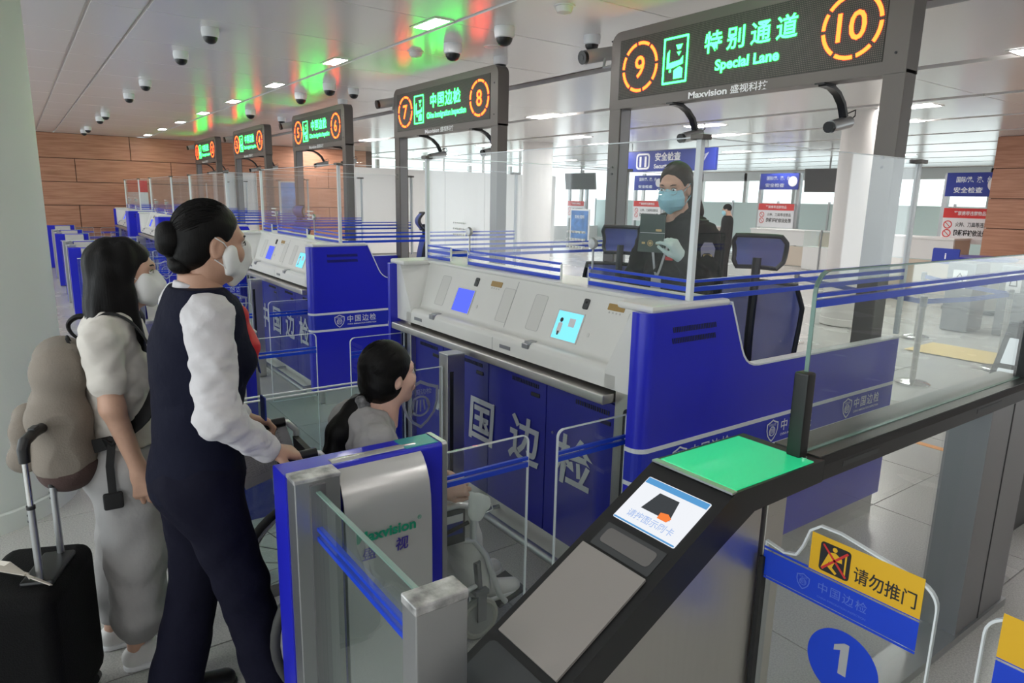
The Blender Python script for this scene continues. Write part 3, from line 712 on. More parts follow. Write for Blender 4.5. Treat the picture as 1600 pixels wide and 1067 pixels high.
# ---------------------------------------------------------------- numbered LED signs on two posts
def ring(mb, cx, cz, r, w, gaps, y):
    n = 48
    for k in range(n):
        a0, a1 = 2 * math.pi * k / n, 2 * math.pi * (k + 1) / n
        if k in gaps: continue
        q = [(cx + rr * math.cos(a), cz + rr * math.sin(a)) for rr, a in ((r - w, a0), (r, a0), (r, a1), (r - w, a1))]
        mb.prism(q, (0, y, 0), EX, EZ, (0, -1, 0), .002)
SCR_GAP = {0, 7, 13, 19, 24, 31, 37, 42}
def make_sign(i, num, zh, en, spacing):
    x = -2.90 - PITCH * i
    s = empty('lane_sign', (x, 3.75, 0), 0, 'grey portal sign with green LED lettering and numbers %s' % LANE[i], 'sign', 'numbered LED signs over the counters')
    hw = 1.08
    for sg in (-1, 1):
        a, b_ = sorted((sg * hw, sg * (hw - .115))); p = box('post', (a, 0, .13), (b_, .115, 2.44), 'bronze', s, r=.004)
        if sg < 0: box('inner_face', (b_ - .001, .012, .13), (b_ + .003, .103, 2.42), 'steeld', p)
        for z in (1.95, 2.0):
            b = MB(); b.cyl((sg * (hw - .06), -.004, z), (sg * (hw - .06), .002, z), .008, 10); b.build('screw', 'ink', p)
    b = MB(); b.prism(rrect(2 * hw, .54, .085, 6, -hw, 2.42, (0, 1, 1, 0)), (0, -.004, 0), EX, EZ, EY, .124); beam = b.build('sign_box', 'bronze', s, smooth=True)
    d = box('led_display', (-.985, -.008, 2.485), (.955, -.003, 2.895), 'led', s)
    y = -.0085
    for cx in (-.78, .77):
        b = MB(); ring(b, cx, 2.69, .17, .02, SCR_GAP, y); b.build('number_ring', 'red', d, kind='stuff')
    for q in (0, 1): lettering('number', [(num[q], ((-.78, .77)[q], y - .002, 2.69), EX, EZ, dict(h=.15, bold=.01))], 'red', d)
    b = MB(); x0 = -.56
    b.ringprism(rrect(.215, .30, .004, 1, x0, 2.54), rrect(.189, .274, .004, 1, x0 + .013, 2.553), (0, y, 0), EX, EZ, (0, -1, 0), .002)
    for q in ([(.035, .20), (.055, .22), (.055, .12), (.035, .12)], [(.035, .12), (.055, .135), (.15, .145), (.175, .17), (.175, .12), (.08, .10), (.035, .10)], [(.11, .245), (.165, .245), (.15, .215), (.125, .215)], [(.12, .20), (.155, .20), (.138, .175)], [(.10, .03), (.175, .03), (.175, .09), (.15, .105), (.10, .085)], [(.06, .075), (.075, .075), (.075, .095), (.06, .095)]):
        b.prism([(x0 + p[0], 2.54 + p[1]) for p in q], (0, y, 0), EX, EZ, (0, -1, 0), .002)
    b.build('counter_icon', 'green', d, kind='stuff')
    if spacing:
        lettering('lettering', [(zh, (.12, y - .002, 2.755), EX, EZ, dict(w=.66, h=.135, bold=.018, spacing=1.45))], 'green', d); lettering('lettering_below', [(en, (.115, y - .002, 2.60), EX, EZ, dict(w=.46, h=.085, bold=.035))], 'green', d, kind='stuff')
    else:
        lettering('lettering', [(zh, (.12, y - .002, 2.755), EX, EZ, dict(w=.62, h=.15, bold=.03, spacing=1.2))], 'green', d); lettering('lettering_below', [(en, (.13, y - .002, 2.60), EX, EZ, dict(w=.80, h=.08, bold=.035))], 'green', d, kind='stuff')
    lettering('maker_name', [('Maxvision', (-.165, -.006, 2.447), EX, EZ, dict(w=.31, h=.042, bold=.03))], 'whitep', beam); lettering('maker_name_characters', [('盛视科技', (.15, -.006, 2.45), EX, EZ, dict(w=.27, h=.052, bold=.015))], 'whitep', beam)
    for z in (2.52, 2.80):
        b = MB(); b.cyl((1.02, -.007, z), (1.02, 0, z), .007, 10); b.build('screw', 'ink', s)
    for k, xx in enumerate((-.48, .62)):
        c = empty('arm_camera', (x + xx, 3.80, 2.42), 0, 'small white camera on curved black arm under the %s end of its sign' % ONES[i][k], 'camera', 'arm cameras under the signs')
        b = MB(); b.box((-.03, -.06, -.008), (.03, .06, 0)); b.build('bracket', 'black', c)
        pts = [(0, -.03, -.005), (0, .06, -.012), (0, .13, -.04), (0, .19, -.09), (0, .23, -.16)]
        b = MB(); b.strip(pts, EX, .045, .022); b.build('curved_arm', 'black', c, smooth=True)
        b = MB(); b.tube([(0, .29, -.185), (0, .10, -.225)], [.036, .036], 14); body = b.build('camera_body', 'alu', c, smooth=True)
        b = MB(); b.tube([(0, .105, -.224), (0, .075, -.23)], [.030, .032], 14); b.build('lens', 'black', body, smooth=True)
        b = MB(); b.tube([(0.02, .24, -.14), (.04, .28, -.12), (.03, .30, -.15), (.01, .28, -.18)], .004, 6); b.build('cable', 'black', c)
NUM = [('9', '10'), ('7', '8'), ('5', '6'), ('3', '4'), ('1', '2')]
for i in range(5):
    make_sign(i, NUM[i], '特别通道' if i == 0 else '中国边检', 'Special Lane' if i == 0 else 'China immigration inspection', i == 0)
# ---------------------------------------------------------------- flap gates across each lane
def flap(name, x, y0, y1, zt, zb, par, m='glass', stripes=(.80, .773), corner=None, r=.03):
    c = (0, 1, 0, 0) if corner == 'hi' else (0, 0, 1, 0) if corner == 'lo' else (0, 0, 0, 0)
    P = rrect(y1 - y0, zt - zb, r, 5, y0, zb, c); b = MB(); b.prism(P, (x - .005, 0, 0), EY, EZ, EX, .01); g = b.build(name, m, par)
    cx, cz = (y0 + y1) / 2, (zt + zb) / 2
    b = MB(); b.ringprism(P, [(p[0] + (.003 if p[0] < cx else -.003), p[1] + (.003 if p[1] < cz else -.003)) for p in P], (x - .0056, 0, 0), EY, EZ, EX, .0112); b.build('polished_edge', 'edgew', g)
    for k, z in enumerate(stripes): box('stripe', (x - .0065, y0 + .004, z), (x + .0065, y1 - .004, z + (.018 if k else .012)), 'stripeblue', g)
    return g
def make_gate():
    """slab post with silver hood, its flap over the lane, and a glass wing with an end post"""
    r = empty('gate_post', (-1.93, 0, 0), 0, 'blue gate post with curved silver hood', 'gate post', 'blue gate posts of the lanes')
    b = MB(); b.prism(fillet([(-.06, 0), (.06, 0), (.06, .95), (-.06, .95)], [0, 0, .015, .015]), (0, .555, 0), EX, EZ, EY, .52); b.build('slab', 'blue', r, smooth=True)
    b = MB(); b.prism(fillet([(-.062, 0), (.062, 0), (.062, .953), (-.062, .953)], [0, 0, .015, .015]), (0, 1.075, 0), EX, EZ, EY, .018); b.build('end_trim', 'alu', r, smooth=True)
    box('status_light', (-.045, .95, .948), (.045, 1.07, .953), mat('teal light cover', (.03, .33, .36), .3), r, r=.002)
    prof = [(.0, .952), (.02, .954), (.045, .948), (.075, .93), (.10, .90), (.118, .86), (.128, .81), (.132, .74), (.134, .62), (.136, 0)]
    b = MB(); b.prism(prof + [(p[0] - .006, p[1] - .005) for p in prof[::-1]], (0, .705, 0), EX, EZ, EY, .29); h = b.build('hood', 'steel_hood', r, smooth=True)
    b = MB(); b.prism([(.058, 0), (.124, 0), (.122, .78), (.10, .87), (.058, .91)], (0, .725, 0), EX, EZ, EY, .25); b.build('hood_core', 'dark', r)
    lettering('maker_name', [('Maxvision', (.137, .835, .735), EY, EZ, dict(w=.20, h=.036, bold=.035)), ('®', (.137, .948, .752), EY, EZ, dict(h=.014, bold=.01))], 'greenp', h)
    lettering('maker_name_below', [('盛', (.138, .775, .68), EY, EZ, dict(h=.045, bold=.02, shear=.1)), ('视', (.138, .885, .68), EY, EZ, dict(h=.045, bold=.02, shear=.1))], 'purplep', h)
    flap('flap', .03, 1.098, 1.46, .90, .06, r, corner='hi')
    return r
M['steel_hood'] = mat('silver hood', (.72, .71, .70), .26, .55)
def make_wing():
    r = empty('glass_wing', (-1.87, 0, 0), 0, 'glass wing panel between two steel posts', 'glass panel', 'glass wings beside the gate posts')
    p = box('post', (.002, .558, 0), (.072, .692, .952), 'alu', r, r=.003)
    box('post_cap', (0, .556, .948), (.074, .694, .962), 'worn', p, r=.003)
    box('channel', (.072, .60, 0), (.082, .645, .94), 'steeld', p)
    p = box('post', (.72, .565, 0), (.783, .687, .95), 'alu', r, r=.003)
    box('post_cap', (.718, .563, .93), (.785, .689, .953), 'worn', p, r=.004)
    box('channel', (.712, .60, 0), (.72, .645, .90), 'blackm', p)
    g = box('pane', (.08, .616, .05), (.72, .628, .918), 'glassg', r)
    box('pane_edge', (.08, .6155, .916), (.72, .6285, .921), 'edge', g)
    for z, h in ((.800, .010), (.768, .014)): box('stripe', (.0, .614, z), (.72, .63, z + h), 'stripeblue', g)
    return r
g0 = make_gate(); w0 = make_wing()
gates = [(0, 0)]
for i in range(5):
    for dx, kind in ((0, 'exit'), (-2.22, 'entry')):
        lab = '%s gate of lane %s' % (kind, LANE[i])
        off = -PITCH * i + dx
        g = g0 if off == 0 else copy_tree(g0, (off, 0, 0)); g['label'] = 'blue gate post with silver hood at the ' + lab
        if dx == 0:
            w = w0 if off == 0 else copy_tree(w0, (off, 0, 0)); w['label'] = 'glass wing with steel posts beside the ' + lab
# counter-side flaps, fixed to each counter's slotted pillar (copied with the counters)
for i, c in enumerate(counters):
    for xl in (-.135, L + .135): flap('flap', xl, 1.578, 1.945, .90, .06, c, corner='lo')
# middle gate: steel post, flap with emblem and a fixed glass fence
def make_mid(i):
    x = -3.015 - PITCH * i
    r = empty('steel_gate_post', (x, 0, 0), 0, 'square steel gate post with emblem flap before the %s counter' % LANE[i], 'gate post', 'steel gate posts before the counters')
    p = box('post', (-.045, 1.74, 0), (.045, 1.845, .945), 'steel', r, r=.003); box('post_cap', (-.046, 1.739, .94), (.046, 1.846, .953), 'alu', r, r=.003)
    box('hinge_slot', (.044, 1.755, .1), (.048, 1.775, .86), 'blackm', p)
    f = flap('flap', .0, 1.40, 1.735, .885, .06, r, corner='lo', stripes=())
    b = MB(); shield(b, (.008, 1.60, .70), EY, EZ, .21); b.build('emblem', 'silver', f)
    q = empty('glass_fence', (x + .12, 0, 0), 0, 'low glass fence with polished edge before the %s counter' % LANE[i], 'glass panel', 'low glass fences before the counters')
    for k, xx in enumerate((0, .06)):
        g = box('pane', (xx - .005, .58, .06), (xx + .005, 1.22, .90), 'glassg', q); box('pane_edge', (xx - .0055, .58, .898), (xx + .0055, 1.22, .903), 'edgew', g)
    box('foot_channel', (-.03, .58, 0), (.09, 1.22, .06), 'steeld', q)
for i in range(4): make_mid(i)
# low base board with a character behind the wheelchair
r = empty('base_board', (-3.62, 0, 0), 0, 'low dark blue base board with a white character behind the wheelchair handle', 'board')
box('board', (-.01, .75, .0), (.01, 1.25, .34), 'dblue', r); lettering('character', [('国', (.0115, 1.08, .20), EY, EZ, dict(h=.16, bold=.02))], 'whitep', r)

# ---------------------------------------------------------------- passport terminal with hand rail in front
def terminal():
    t = empty('passport_terminal', (-1.07, 1.3, 0), 0, 'black passport reading terminal with green top pad and steel sides', 'terminal'); D = Vector((1.07, -1.3, 0))
    def mk(b, name, m, par=None, **k):
        b.v = [Vector(v) + (D) for v in b.v]; return b.build(name, m, par or t, **k)
    xl, xr = -1.203, -.936
    s = Vector((0, -.657, -.385)).normalized(); n = Vector((0, -.385, .657)).normalized()
    # black shell: wedge section in YZ
    prof = [(1.365, 1.055), (1.74, 1.055), (1.76, .985), (1.40, .945), (.10, .185), (.10, .31), (.085, .305), (.09, .31)]
    prof = fillet([(1.365, 1.055), (1.76, 1.055), (1.76, .992), (1.45, .985), (1.33, .925), (.30, .36), (.23, .39)], [.02, 0, 0, 0, .03, 0, 0])
    b = MB(); b.prism(prof, (xl, 0, 0), EY, EZ, EX, xr - xl); mk(b, 'shell', 'black', smooth=True)
    b = MB(); b.prism([(1.45, .985), (1.33, .92), (.33, .37), (.33, 0), (1.50, 0), (1.50, .985)], (xl + .012, 0, 0), EY, EZ, EX, xr - xl - .024); mk(b, 'steel_body', 'steelh')
    b = MB(); b.rbox((xl + .012, 1.372, 1.05), (xr - .008, 1.72, 1.0585), .003); mk(b, 'green_pad', 'pad', smooth=True)
    b = MB(); b.box((xl + .002, 1.352, 1.0515), (xr - .002, 1.372, 1.0568)); mk(b, 'pad_lip', 'alu')
    O = Vector((0, 1.365, 1.055)); up = -s
    def plate(x0, x1, y0, y1, name, m, lift, th=.002, par=None, r=.004):
        # y0,y1: world Y range on the slope
        t0, t1 = (1.365 - y0) / .863, (1.365 - y1) / .863
        b = MB(); b.prism(rrect(x1 - x0, t1 - t0 if t1 > t0 else t0 - t1, r, 3), O + Vector((x0, 0, 0)) + s * max(t0, t1) + n * lift, EX, up, n, th); return mk(b, name, m, par)
    sc = plate(-1.170, -.965, 1.182, 1.314, 'screen', 'scr_w', .0005)
    plate(-1.168, -.967, 1.296, 1.312, 'screen_title_bar', 'scr_bar', .0026, .0004, sc, .001); plate(-1.168, -.967, 1.183, 1.187, 'screen_bottom_bar', 'scr_bar', .0026, .0004, sc, .001)
    def sl(x, y, l): return O + Vector((x, 0, 0)) + s * ((1.365 - y) / .863) + n * l
    b = MB(); b.add([sl(-1.105, 1.285, .003), sl(-1.04, 1.285, .003), sl(-1.025, 1.232, .003), sl(-1.12, 1.232, .003)], [(0, 1, 2, 3)]); mk(b, 'screen_reader_picture', 'scr_dark', sc)
    b = MB(); b.add([sl(-1.062, 1.242, .0034), sl(-1.04, 1.246, .0034), sl(-1.024, 1.238, .0034), sl(-1.03, 1.226, .0034), sl(-1.06, 1.226, .0034)], [(0, 1, 2, 3, 4)]); mk(b, 'screen_hand_picture', 'scr_or', sc)
    b = MB(); put_text(b, '请按图示刷卡', sl(-1.067, 1.21, .0032), EX, up, w=.15, bold=.01); mk(b, 'screen_text', 'scr_txt', sc)
    rd = plate(-1.165, -.968, 1.10, 1.165, 'reader_recess', 'dark', .0005, .001); plate(-1.15, -.985, 1.115, 1.155, 'reader_window', 'scr_off', .0018, .0006, rd, .012)
    plate(-1.178, -.962, .833, 1.092, 'steel_plate', 'plate_steel', .002, .006, r=.002)
    plate(-1.178, -.962, .56, .815, 'lower_screen', 'dark', .001, .002, r=.02)
    # hand rail
    b = MB(); b.prism(fillet([(-1.095, .995), (-.936, .995), (-.936, 1.04), (-.95, 1.056), (-1.095, 1.056)], [0, 0, 0, 0, 0]), (0, 1.761, 0), EX, EZ, EY, 1.66); mk(b, 'rail', 'black')
    b = MB(); b.box((-1.093, 1.76, 1.0555), (-.952, 3.40, 1.0595)); mk(b, 'rail_top_plate', 'rail_steel')
    for y0, y1 in ((1.86, 2.06), (2.78, 3.0)):
        b = MB(); b.box((-.937, y0, 1.015), (-.9345, y1, 1.03)); mk(b, 'sensor_window', 'dark')
    # rear steel body, floor sill, inner pane
    b = MB(); b.rbox((-1.09, 2.95, .03), (-.94, 3.42, .997), .004); rb = mk(b, 'rear_body', 'rearsteel', smooth=True)
    b = MB(); b.box((-.9405, 3.16, .03), (-.9385, 3.17, .99)); mk(b, 'body_seam', 'ink', rb)
    b = MB(); b.box((-1.06, 1.5, 0), (-.93, 3.45, .035)); mk(b, 'floor_sill', 'alu')
    b = MB(); b.box((-1.02, 1.5, .035), (-1.01, 2.95, .992)); g = mk(b, 'inner_pane', 'glass')
    # tall glass on the rail with black end holders
    P = rrect(1.66, .52, .06, 6, 1.725, 1.058, (0, 0, 1, 0)); b = MB(); b.prism(P, (-1.005, 0, 0), EY, EZ, EX, .01); g = mk(b, 'rail_glass', 'glassg')
    b = MB(); b.ringprism(P, [(p[0] + (.004 if p[0] < 2.5 else -.004), p[1] + (.004 if p[1] < 1.3 else -.004)) for p in P], (-1.0058, 0, 0), EY, EZ, EX, .0116); mk(b, 'pane_edge', 'edge', g)
    for z, h in ((1.506, .010), (1.478, .020)):
        b = MB(); b.box((-1.007, 1.728, z), (-.993, 3.38, z + h)); mk(b, 'stripe', 'stripeblue', g)
    for y in (1.722, 3.365):
        b = MB(); b.rbox((-1.022, y - .02, 1.056), (-.978, y + .022, 1.30), .007); h = mk(b, 'glass_holder', 'black', smooth=True)
        b = MB(); b.cyl((-.97, y - .01, 1.058), (-.97, y - .01, 1.064), .008, 12); mk(b, 'bolt', 'chrome', h, smooth=True)
    # steel post carrying the swing flap
    b = MB(); b.rbox((-.985, 1.515, .04), (-.94, 1.60, .99), .004); mk(b, 'flap_post', 'steel', smooth=True)
    b = MB(); b.box((-.945, 1.505, .04), (-.932, 1.525, .84)); mk(b, 'flap_hinge', 'blackm')
    b = MB(); b.cyl((-.955, 1.55, .06), (-.955, 1.55, .84), .02, 12); mk(b, 'hinge_tube', 'alu', smooth=True)
    return t
M['scr_off'] = mat('scanner glass', (.16, .15, .145), .3); M['plate_steel'] = mat('satin plate', (.36, .33, .31), .5, .4); M['rail_steel'] = mat('rail plate', (.14, .145, .14), .32, .8); M['rearsteel'] = mat('grey steel cabinet', (.30, .30, .31), .36, .8)
terminal()
def notice_flap(name, xa, xb, sgn, label, full):
    """clear swing flap with a yellow notice, blue band and numbered disc; plane of constant Y"""
    r = empty(name, (xa, 1.52, 0), 0, label, 'gate flap'); y = 0
    w = abs(xb - xa); X = lambda u: sgn * u
    P = [(X(u), z) for u, z in [(0, .05), (w, .05)] + [(w - .05 + .05 * math.sin(R_(a)), .955 - .05 + .05 * math.cos(R_(a)) ) for a in range(90, -1, -15)] + [(.19, .987), (.14, .986), (.115, .965), (.10, .915), (.085, .885), (.05, .875), (0, .885)]]
    if sgn > 0 and full: pass
    b = MB(); b.prism(P, (0, -.005, 0), EX, EZ, EY, .01); g = b.build('flap_pane', 'glass', r)
    cx = sum(p[0] for p in P) / len(P)
    b = MB(); b.ringprism(P, [(p[0] + (.004 if p[0] < cx else -.004), p[1] + (.004 if p[1] < .5 else -.004)) for p in P], (0, -.0056, 0), EX, EZ, EY, .0112); b.build('polished_edge', 'edgew', g)
    def rect(u0, u1, z00, z01, z10, z11, m, nm, lift):
        a = [(X(u0), z00), (X(u1), z10), (X(u1), z11), (X(u0), z01)]
        b = MB(); b.prism(a, (0, -.0062 - lift, 0), EX, EZ, (0, -1, 0), .0006); return b.build(nm, m, r)
    rect(.0, w - .03, .79, .86, .79, .86, 'stripeblue', 'band', 0)
    for z in (.865, .782): rect(.0, w - .03, z, z + .006, z, z + .006, 'stripeblue', 'stripe', 0)
    if sgn > 0:
        s = rect(.125, w - .03, .868, .965, .868, .965, 'yellow', 'notice', .0008)
        b = MB(); b.prism(rrect(.075, .075, .008, 3, .15, .877), (0, -.0078, 0), EX, EZ, (0, -1, 0), .0006); b.build('pictogram_tile', 'ink', s)
        b = MB(); fy = -.0086
        for q in ([(.172, .93), (.188, .935), (.205, .925), (.206, .915), (.19, .915), (.183, .895), (.196, .885), (.192, .88), (.172, .893), (.176, .91), (.162, .882), (.156, .886)],):
            b.prism(q, (0, fy, 0), EX, EZ, (0, -1, 0), .0005)
        b.prism(circ(.006, 12, .186, .942), (0, fy, 0), EX, EZ, (0, -1, 0), .0005); b.prism([(.212, .885), (.216, .885), (.216, .94), (.212, .94)], (0, fy, 0), EX, EZ, (0, -1, 0), .0005)
        b.build('pictogram', 'yellow', s)
        b = MB()
        for q in ([(.155, .945), (.159, .948), (.220, .885), (.216, .881)], [(.216, .948), (.220, .944), (.16, .881), (.156, .885)]): b.prism(q, (0, -.0092, 0), EX, EZ, (0, -1, 0), .0004)
        b.build('pictogram_cross', 'redprint', s)
        lettering('notice_text', [('请勿推门', (.305, -.0079, .905), EX, EZ, dict(w=.14, h=.04, bold=.012))], 'ink', s)
        b = MB(); shield(b, (.115, -.0075, .825), EX, EZ, .035, .0002); put_text(b, '中国边检', (.215, -.0078, .832), EX, EZ, w=.12, spacing=1.2); put_text(b, 'CHINA IMMIGRATION INSPECTION', (.215, -.0078, .805), EX, EZ, w=.12); b.build('band_logo', mat('pale blue print', (.12, .2, .72), .5), r)
        b = MB(); b.prism(circ(.088, 48, .235, .66), (0, -.0062, 0), EX, EZ, (0, -1, 0), .0006); d = b.build('number_disc', 'stripeblue', r)
        b = MB(); b.prism([(.228, .635), (.248, .635), (.248, .72), (.236, .72), (.212, .705), (.212, .69), (.228, .698)], (0, -.0072, 0), EX, EZ, (0, -1, 0), .0006); b.build('disc_number', 'silver', d)
    else:
        s = rect(.05, w - .03, .868, .965, .868, .965, 'yellow', 'notice', .0008)
        b = MB(); b.prism(rrect(.075, .075, .008, 3, -(w - .03) + .06, .877), (0, -.0078, 0), EX, EZ, (0, -1, 0), .0006); b.build('pictogram_tile', 'ink', s)
notice_flap('notice_flap', -.938, -.522, 1, 'clear swing flap with yellow do-not-push notice and blue disc numbered 1', True)
notice_flap('notice_flap', -.02, -.436, -1, 'clear swing flap with yellow notice cut off at the picture edge', False)
# second terminal farther along the lane wall
t2 = empty('passport_terminal', (-1.32, 4.35, 0), 0, 'dark tilted passport terminal with pale screen behind the hand rail glass', 'terminal')
b = MB(); b.prism([(-.1, 0), (.35, 0), (.35, 1.08), (.22, 1.12), (-.1, .62)], (-.13, 0, 0), EY, EZ, EX, .26); b.build('body', 'dark', t2)
e2 = Vector((0, .32, .5)).normalized(); n2 = Vector(EX).cross(e2)
for zz, h, m in ((.08, .22, 'scr_w'), (.33, .16, 'scr_w')):
    b = MB(); b.prism(rrect(.2, h, .004, 2, -.1, 0), Vector((0, -.1, .62)) + e2 * zz + n2 * .001, EX, e2, n2, .002); b.build('screen', 'poster_w', t2) if False else b.build('screen', m, t2)
b = MB(); b.prism(circ(.03, 24, 0, .12), Vector((0, -.1, .62)) + e2 * .08 + n2 * .0035, EX, e2, n2, .0005); b.build('screen_icon', 'scr_bar', t2)
# ---------------------------------------------------------------- ceiling cameras
def dome(x, y, label, group, s=1.):
    r = empty('dome_camera', (x, y, CZ), 0, label, 'camera', group)
    b = MB(); b.lathe([(0, 0), (.075 * s, 0), (.078 * s, -.03 * s), (.072 * s, -.075 * s), (.062 * s, -.08 * s)], (0, 0, 0), 24); b.build('housing', 'whitep', r, smooth=True)
    b = MB(); b.lathe([(.062 * s, -.078 * s), (.058 * s, -.10 * s), (.044 * s, -.122 * s), (.022 * s, -.134 * s), (0, -.137 * s)], (0, 0, 0), 24); b.build('dome', 'black', r, smooth=True)
for i, x in enumerate((-6.95, -8.29, -10.71, -12.32, -15.6, -16.65, -19.36, -20.47)):
    dome(x * KC, 1.6 * KC, 'white dome camera over the queue, %s in its ceiling row counted from the nearest' % ordn[i], 'dome cameras over the queue', .9)
for i, (x, y) in enumerate(((-5.18, 3.6), (-6.05, 3.6), (-6.25, 4.3), (-4.92, 4.38), (-9.21, 3.58), (-10.35, 3.58), (-9.4, 4.0), (-10.54, 4.3), (-13.8, 4.38), (-13.0, 3.58))):
    k = ['between the special lane sign and sign seven', 'above the seven and eight sign', 'just behind the top of the seven and eight sign', 'beside the nine end of the special lane sign', 'above the five and six sign', 'beyond the five and six sign glow', 'beside the five end of its sign', 'just behind the top of the five and six sign', 'just behind the top of the three and four sign', 'above the three and four sign'][i]
    dome(x * KC, y * KC, 'white dome camera on the ceiling ' + k, 'dome cameras near the signs', 1.05 if y < 4 else .9)
for i, (x, y) in enumerate(((-6.6, 3.49), (-4.34, 3.57), (-5.9, 3.95))):
    r = empty('smoke_detector', (x * KC, y * KC, CZ), 0, 'round smoke detector on the ceiling ' + ('in the glow above sign seven', 'in the glow near the special lane sign', 'of flat disc type in the red glow')[i], 'detector', 'smoke detectors')
    b = MB(); b.lathe([(.06, 0), (.06, -.02), (.05, -.045), (0, -.06)] if i < 2 else [(.06, 0), (.06, -.01), (0, -.015)], (0, 0, 0), 24); b.build('disc', 'column2', r, smooth=True)
    b = MB(); b.lathe([(.075, 0), (.075, -.008), (.06, -.010)], (0, 0, 0), 24); b.build('rim', 'ceil', r, smooth=True)
for i in range(5):
    x = -4.12 - PITCH * i
    r = empty('bullet_camera', (x, 3.80, 2.84), R_(0), 'grey bullet camera with black lens fixed beside the %s end of its sign' % ONES[i][0], 'camera', 'bullet cameras beside the signs')
    b = MB(); b.tube([(-.02, .10, .03), (-.04, -.16, -.03)], [.05, .052], 16); q = b.build('housing', 'grey', r, smooth=True)
    b = MB(); b.tube([(-.039, -.155, -.029), (-.041, -.19, -.036)], [.048, .050], 16); b.build('lens_ring', 'black', q, smooth=True)
    b = MB(); b.tube([(-.041, -.188, -.036), (-.041, -.193, -.037)], .02, 12); b.build('lens', 'dark', q)
    b = MB(); b.tube([(.01, .0, -.02), (.0, .0, -.09), (.08, .0, -.09), (.17, .0, -.09)], .012, 8); b.build('bracket', 'grey', r)
    b = MB(); b.tube([(0, .10, .04), (.03, .08, .11), (.06, .02, .09), (.14, 0, .06)], .006, 6); b.build('cable', 'black', r)

# ---------------------------------------------------------------- hall behind the counters
def stanchion(x, y, label):
    r = empty('stanchion', (x, y, 0), 0, label, 'stanchion', 'belt barrier posts')
    b = MB(); b.lathe([(0, 0), (.165, 0), (.165, .018), (.14, .032), (.03, .05), (.03, .05)], (0, 0, 0), 36); b.build('base', 'chrome', r, smooth=True)
    b = MB(); b.lathe([(.028, .03), (.028, .80)], (0, 0, 0), 20); b.build('tube', 'steel', r, smooth=True)
    b = MB(); b.lathe([(.033, .79), (.033, .885), (.028, .895), (0, .895)], (0, 0, 0), 20); b.build('belt_head', 'steeld', r, smooth=True)
    return r
ST = [(-3.02, 7.17), (-2.80, 8.70), (-4.19, 9.85), (-4.9, 8.0)]
for (x, y), l in zip(ST, ('steel belt post nearest behind the special lane counter', 'steel belt post seen beside the dark terminal', 'steel belt post standing near the white column', 'steel belt post half hidden behind the special lane counter')): stanchion(x, y, l)
for (a, b_), l in (((3, 0), 'blue belt stretched from the half hidden post to the nearest post'), ((0, 1), 'blue belt stretched from the nearest post towards the dark terminal'), ((2, 1), 'blue belt stretched from the column post towards the dark terminal')):
    A, B = ST[a], ST[b_]; m = ((A[0] + B[0]) / 2, (A[1] + B[1]) / 2)
    b = MB(); b.strip([(A[0] - m[0], A[1] - m[1], .84), (0, 0, .825), (B[0] - m[0], B[1] - m[1], .84)], EZ, .05, .002)
    o = b.build('barrier_belt', 'belt', None); o.location = (m[0], m[1], 0); tag(o, l, 'belt', 'barrier belts')
# round steel bin with blue rim
r = empty('round_bin', (-4.8, 13.4, 0), 0, 'round stainless bin with dark base and blue lid before the wooden pillar', 'bin')
b = MB(); b.lathe([(.46, .06), (.46, .88)], (0, 0, 0), 48); b.build('drum', 'steel', r, smooth=True)
b = MB(); b.lathe([(0, 0), (.50, 0), (.50, .05), (.46, .07)], (0, 0, 0), 48); b.build('base', 'dark', r, smooth=True)
b = MB(); b.lathe([(.48, .88), (.50, .90), (.50, .93), (0, .95)], (0, 0, 0), 48); b.build('lid', 'dblue', r, smooth=True)
b = MB(); b.prism(rrect(.42, .26, .02, 3, -.62, .80), (0, -.46, 0), EX, EZ, EY, .03); q = b.build('notice_board', 'bluesign', r)
lettering('notice', [('i', (-.41, -.462, .93), EX, EZ, dict(h=.10, bold=.03))], 'whitep', q)
# grey gates with triangular stickers
for i, x in enumerate((-4.15, -3.55)):
    r = empty('low_cabinet', (x, 10.9 + .2 * i, 0), 0, 'low grey steel cabinet with a white sticker, %s one towards the wooden pillar' % ('first', 'second')[i], 'cabinet', 'low steel cabinets')
    box('body', (-.18, 0, 0), (.18, .5, .98), 'rearsteel', r, r=.01); s = box('sticker', (-.10, -.004, .62), (.08, .001, .88), 'whitep', r); b = MB(); b.ringprism([(-.06, .70), (.04, .70), (.03, .78), (-.01, .84), (-.05, .78)], [(-.045, .715), (.025, .715), (.018, .775), (-.01, .815), (-.038, .775)], (0, -.006, 0), EX, EZ, EY, .002); b.build('sticker_mark', 'ink', s)
# floor stickers
tag(box('floor_poster', (-3.9, 8.9, .0005), (-2.7, 9.7, .002), 'yfloor'), 'pale yellow poster stuck on the floor behind the hand rail glass', 'floor sticker')
tag(box('floor_stripe', (-2.4, 5.35, .0005), (-1.2, 5.42, .002), 'pumpkin'), 'orange stripe taped across the floor behind the hand rail', 'floor marking')

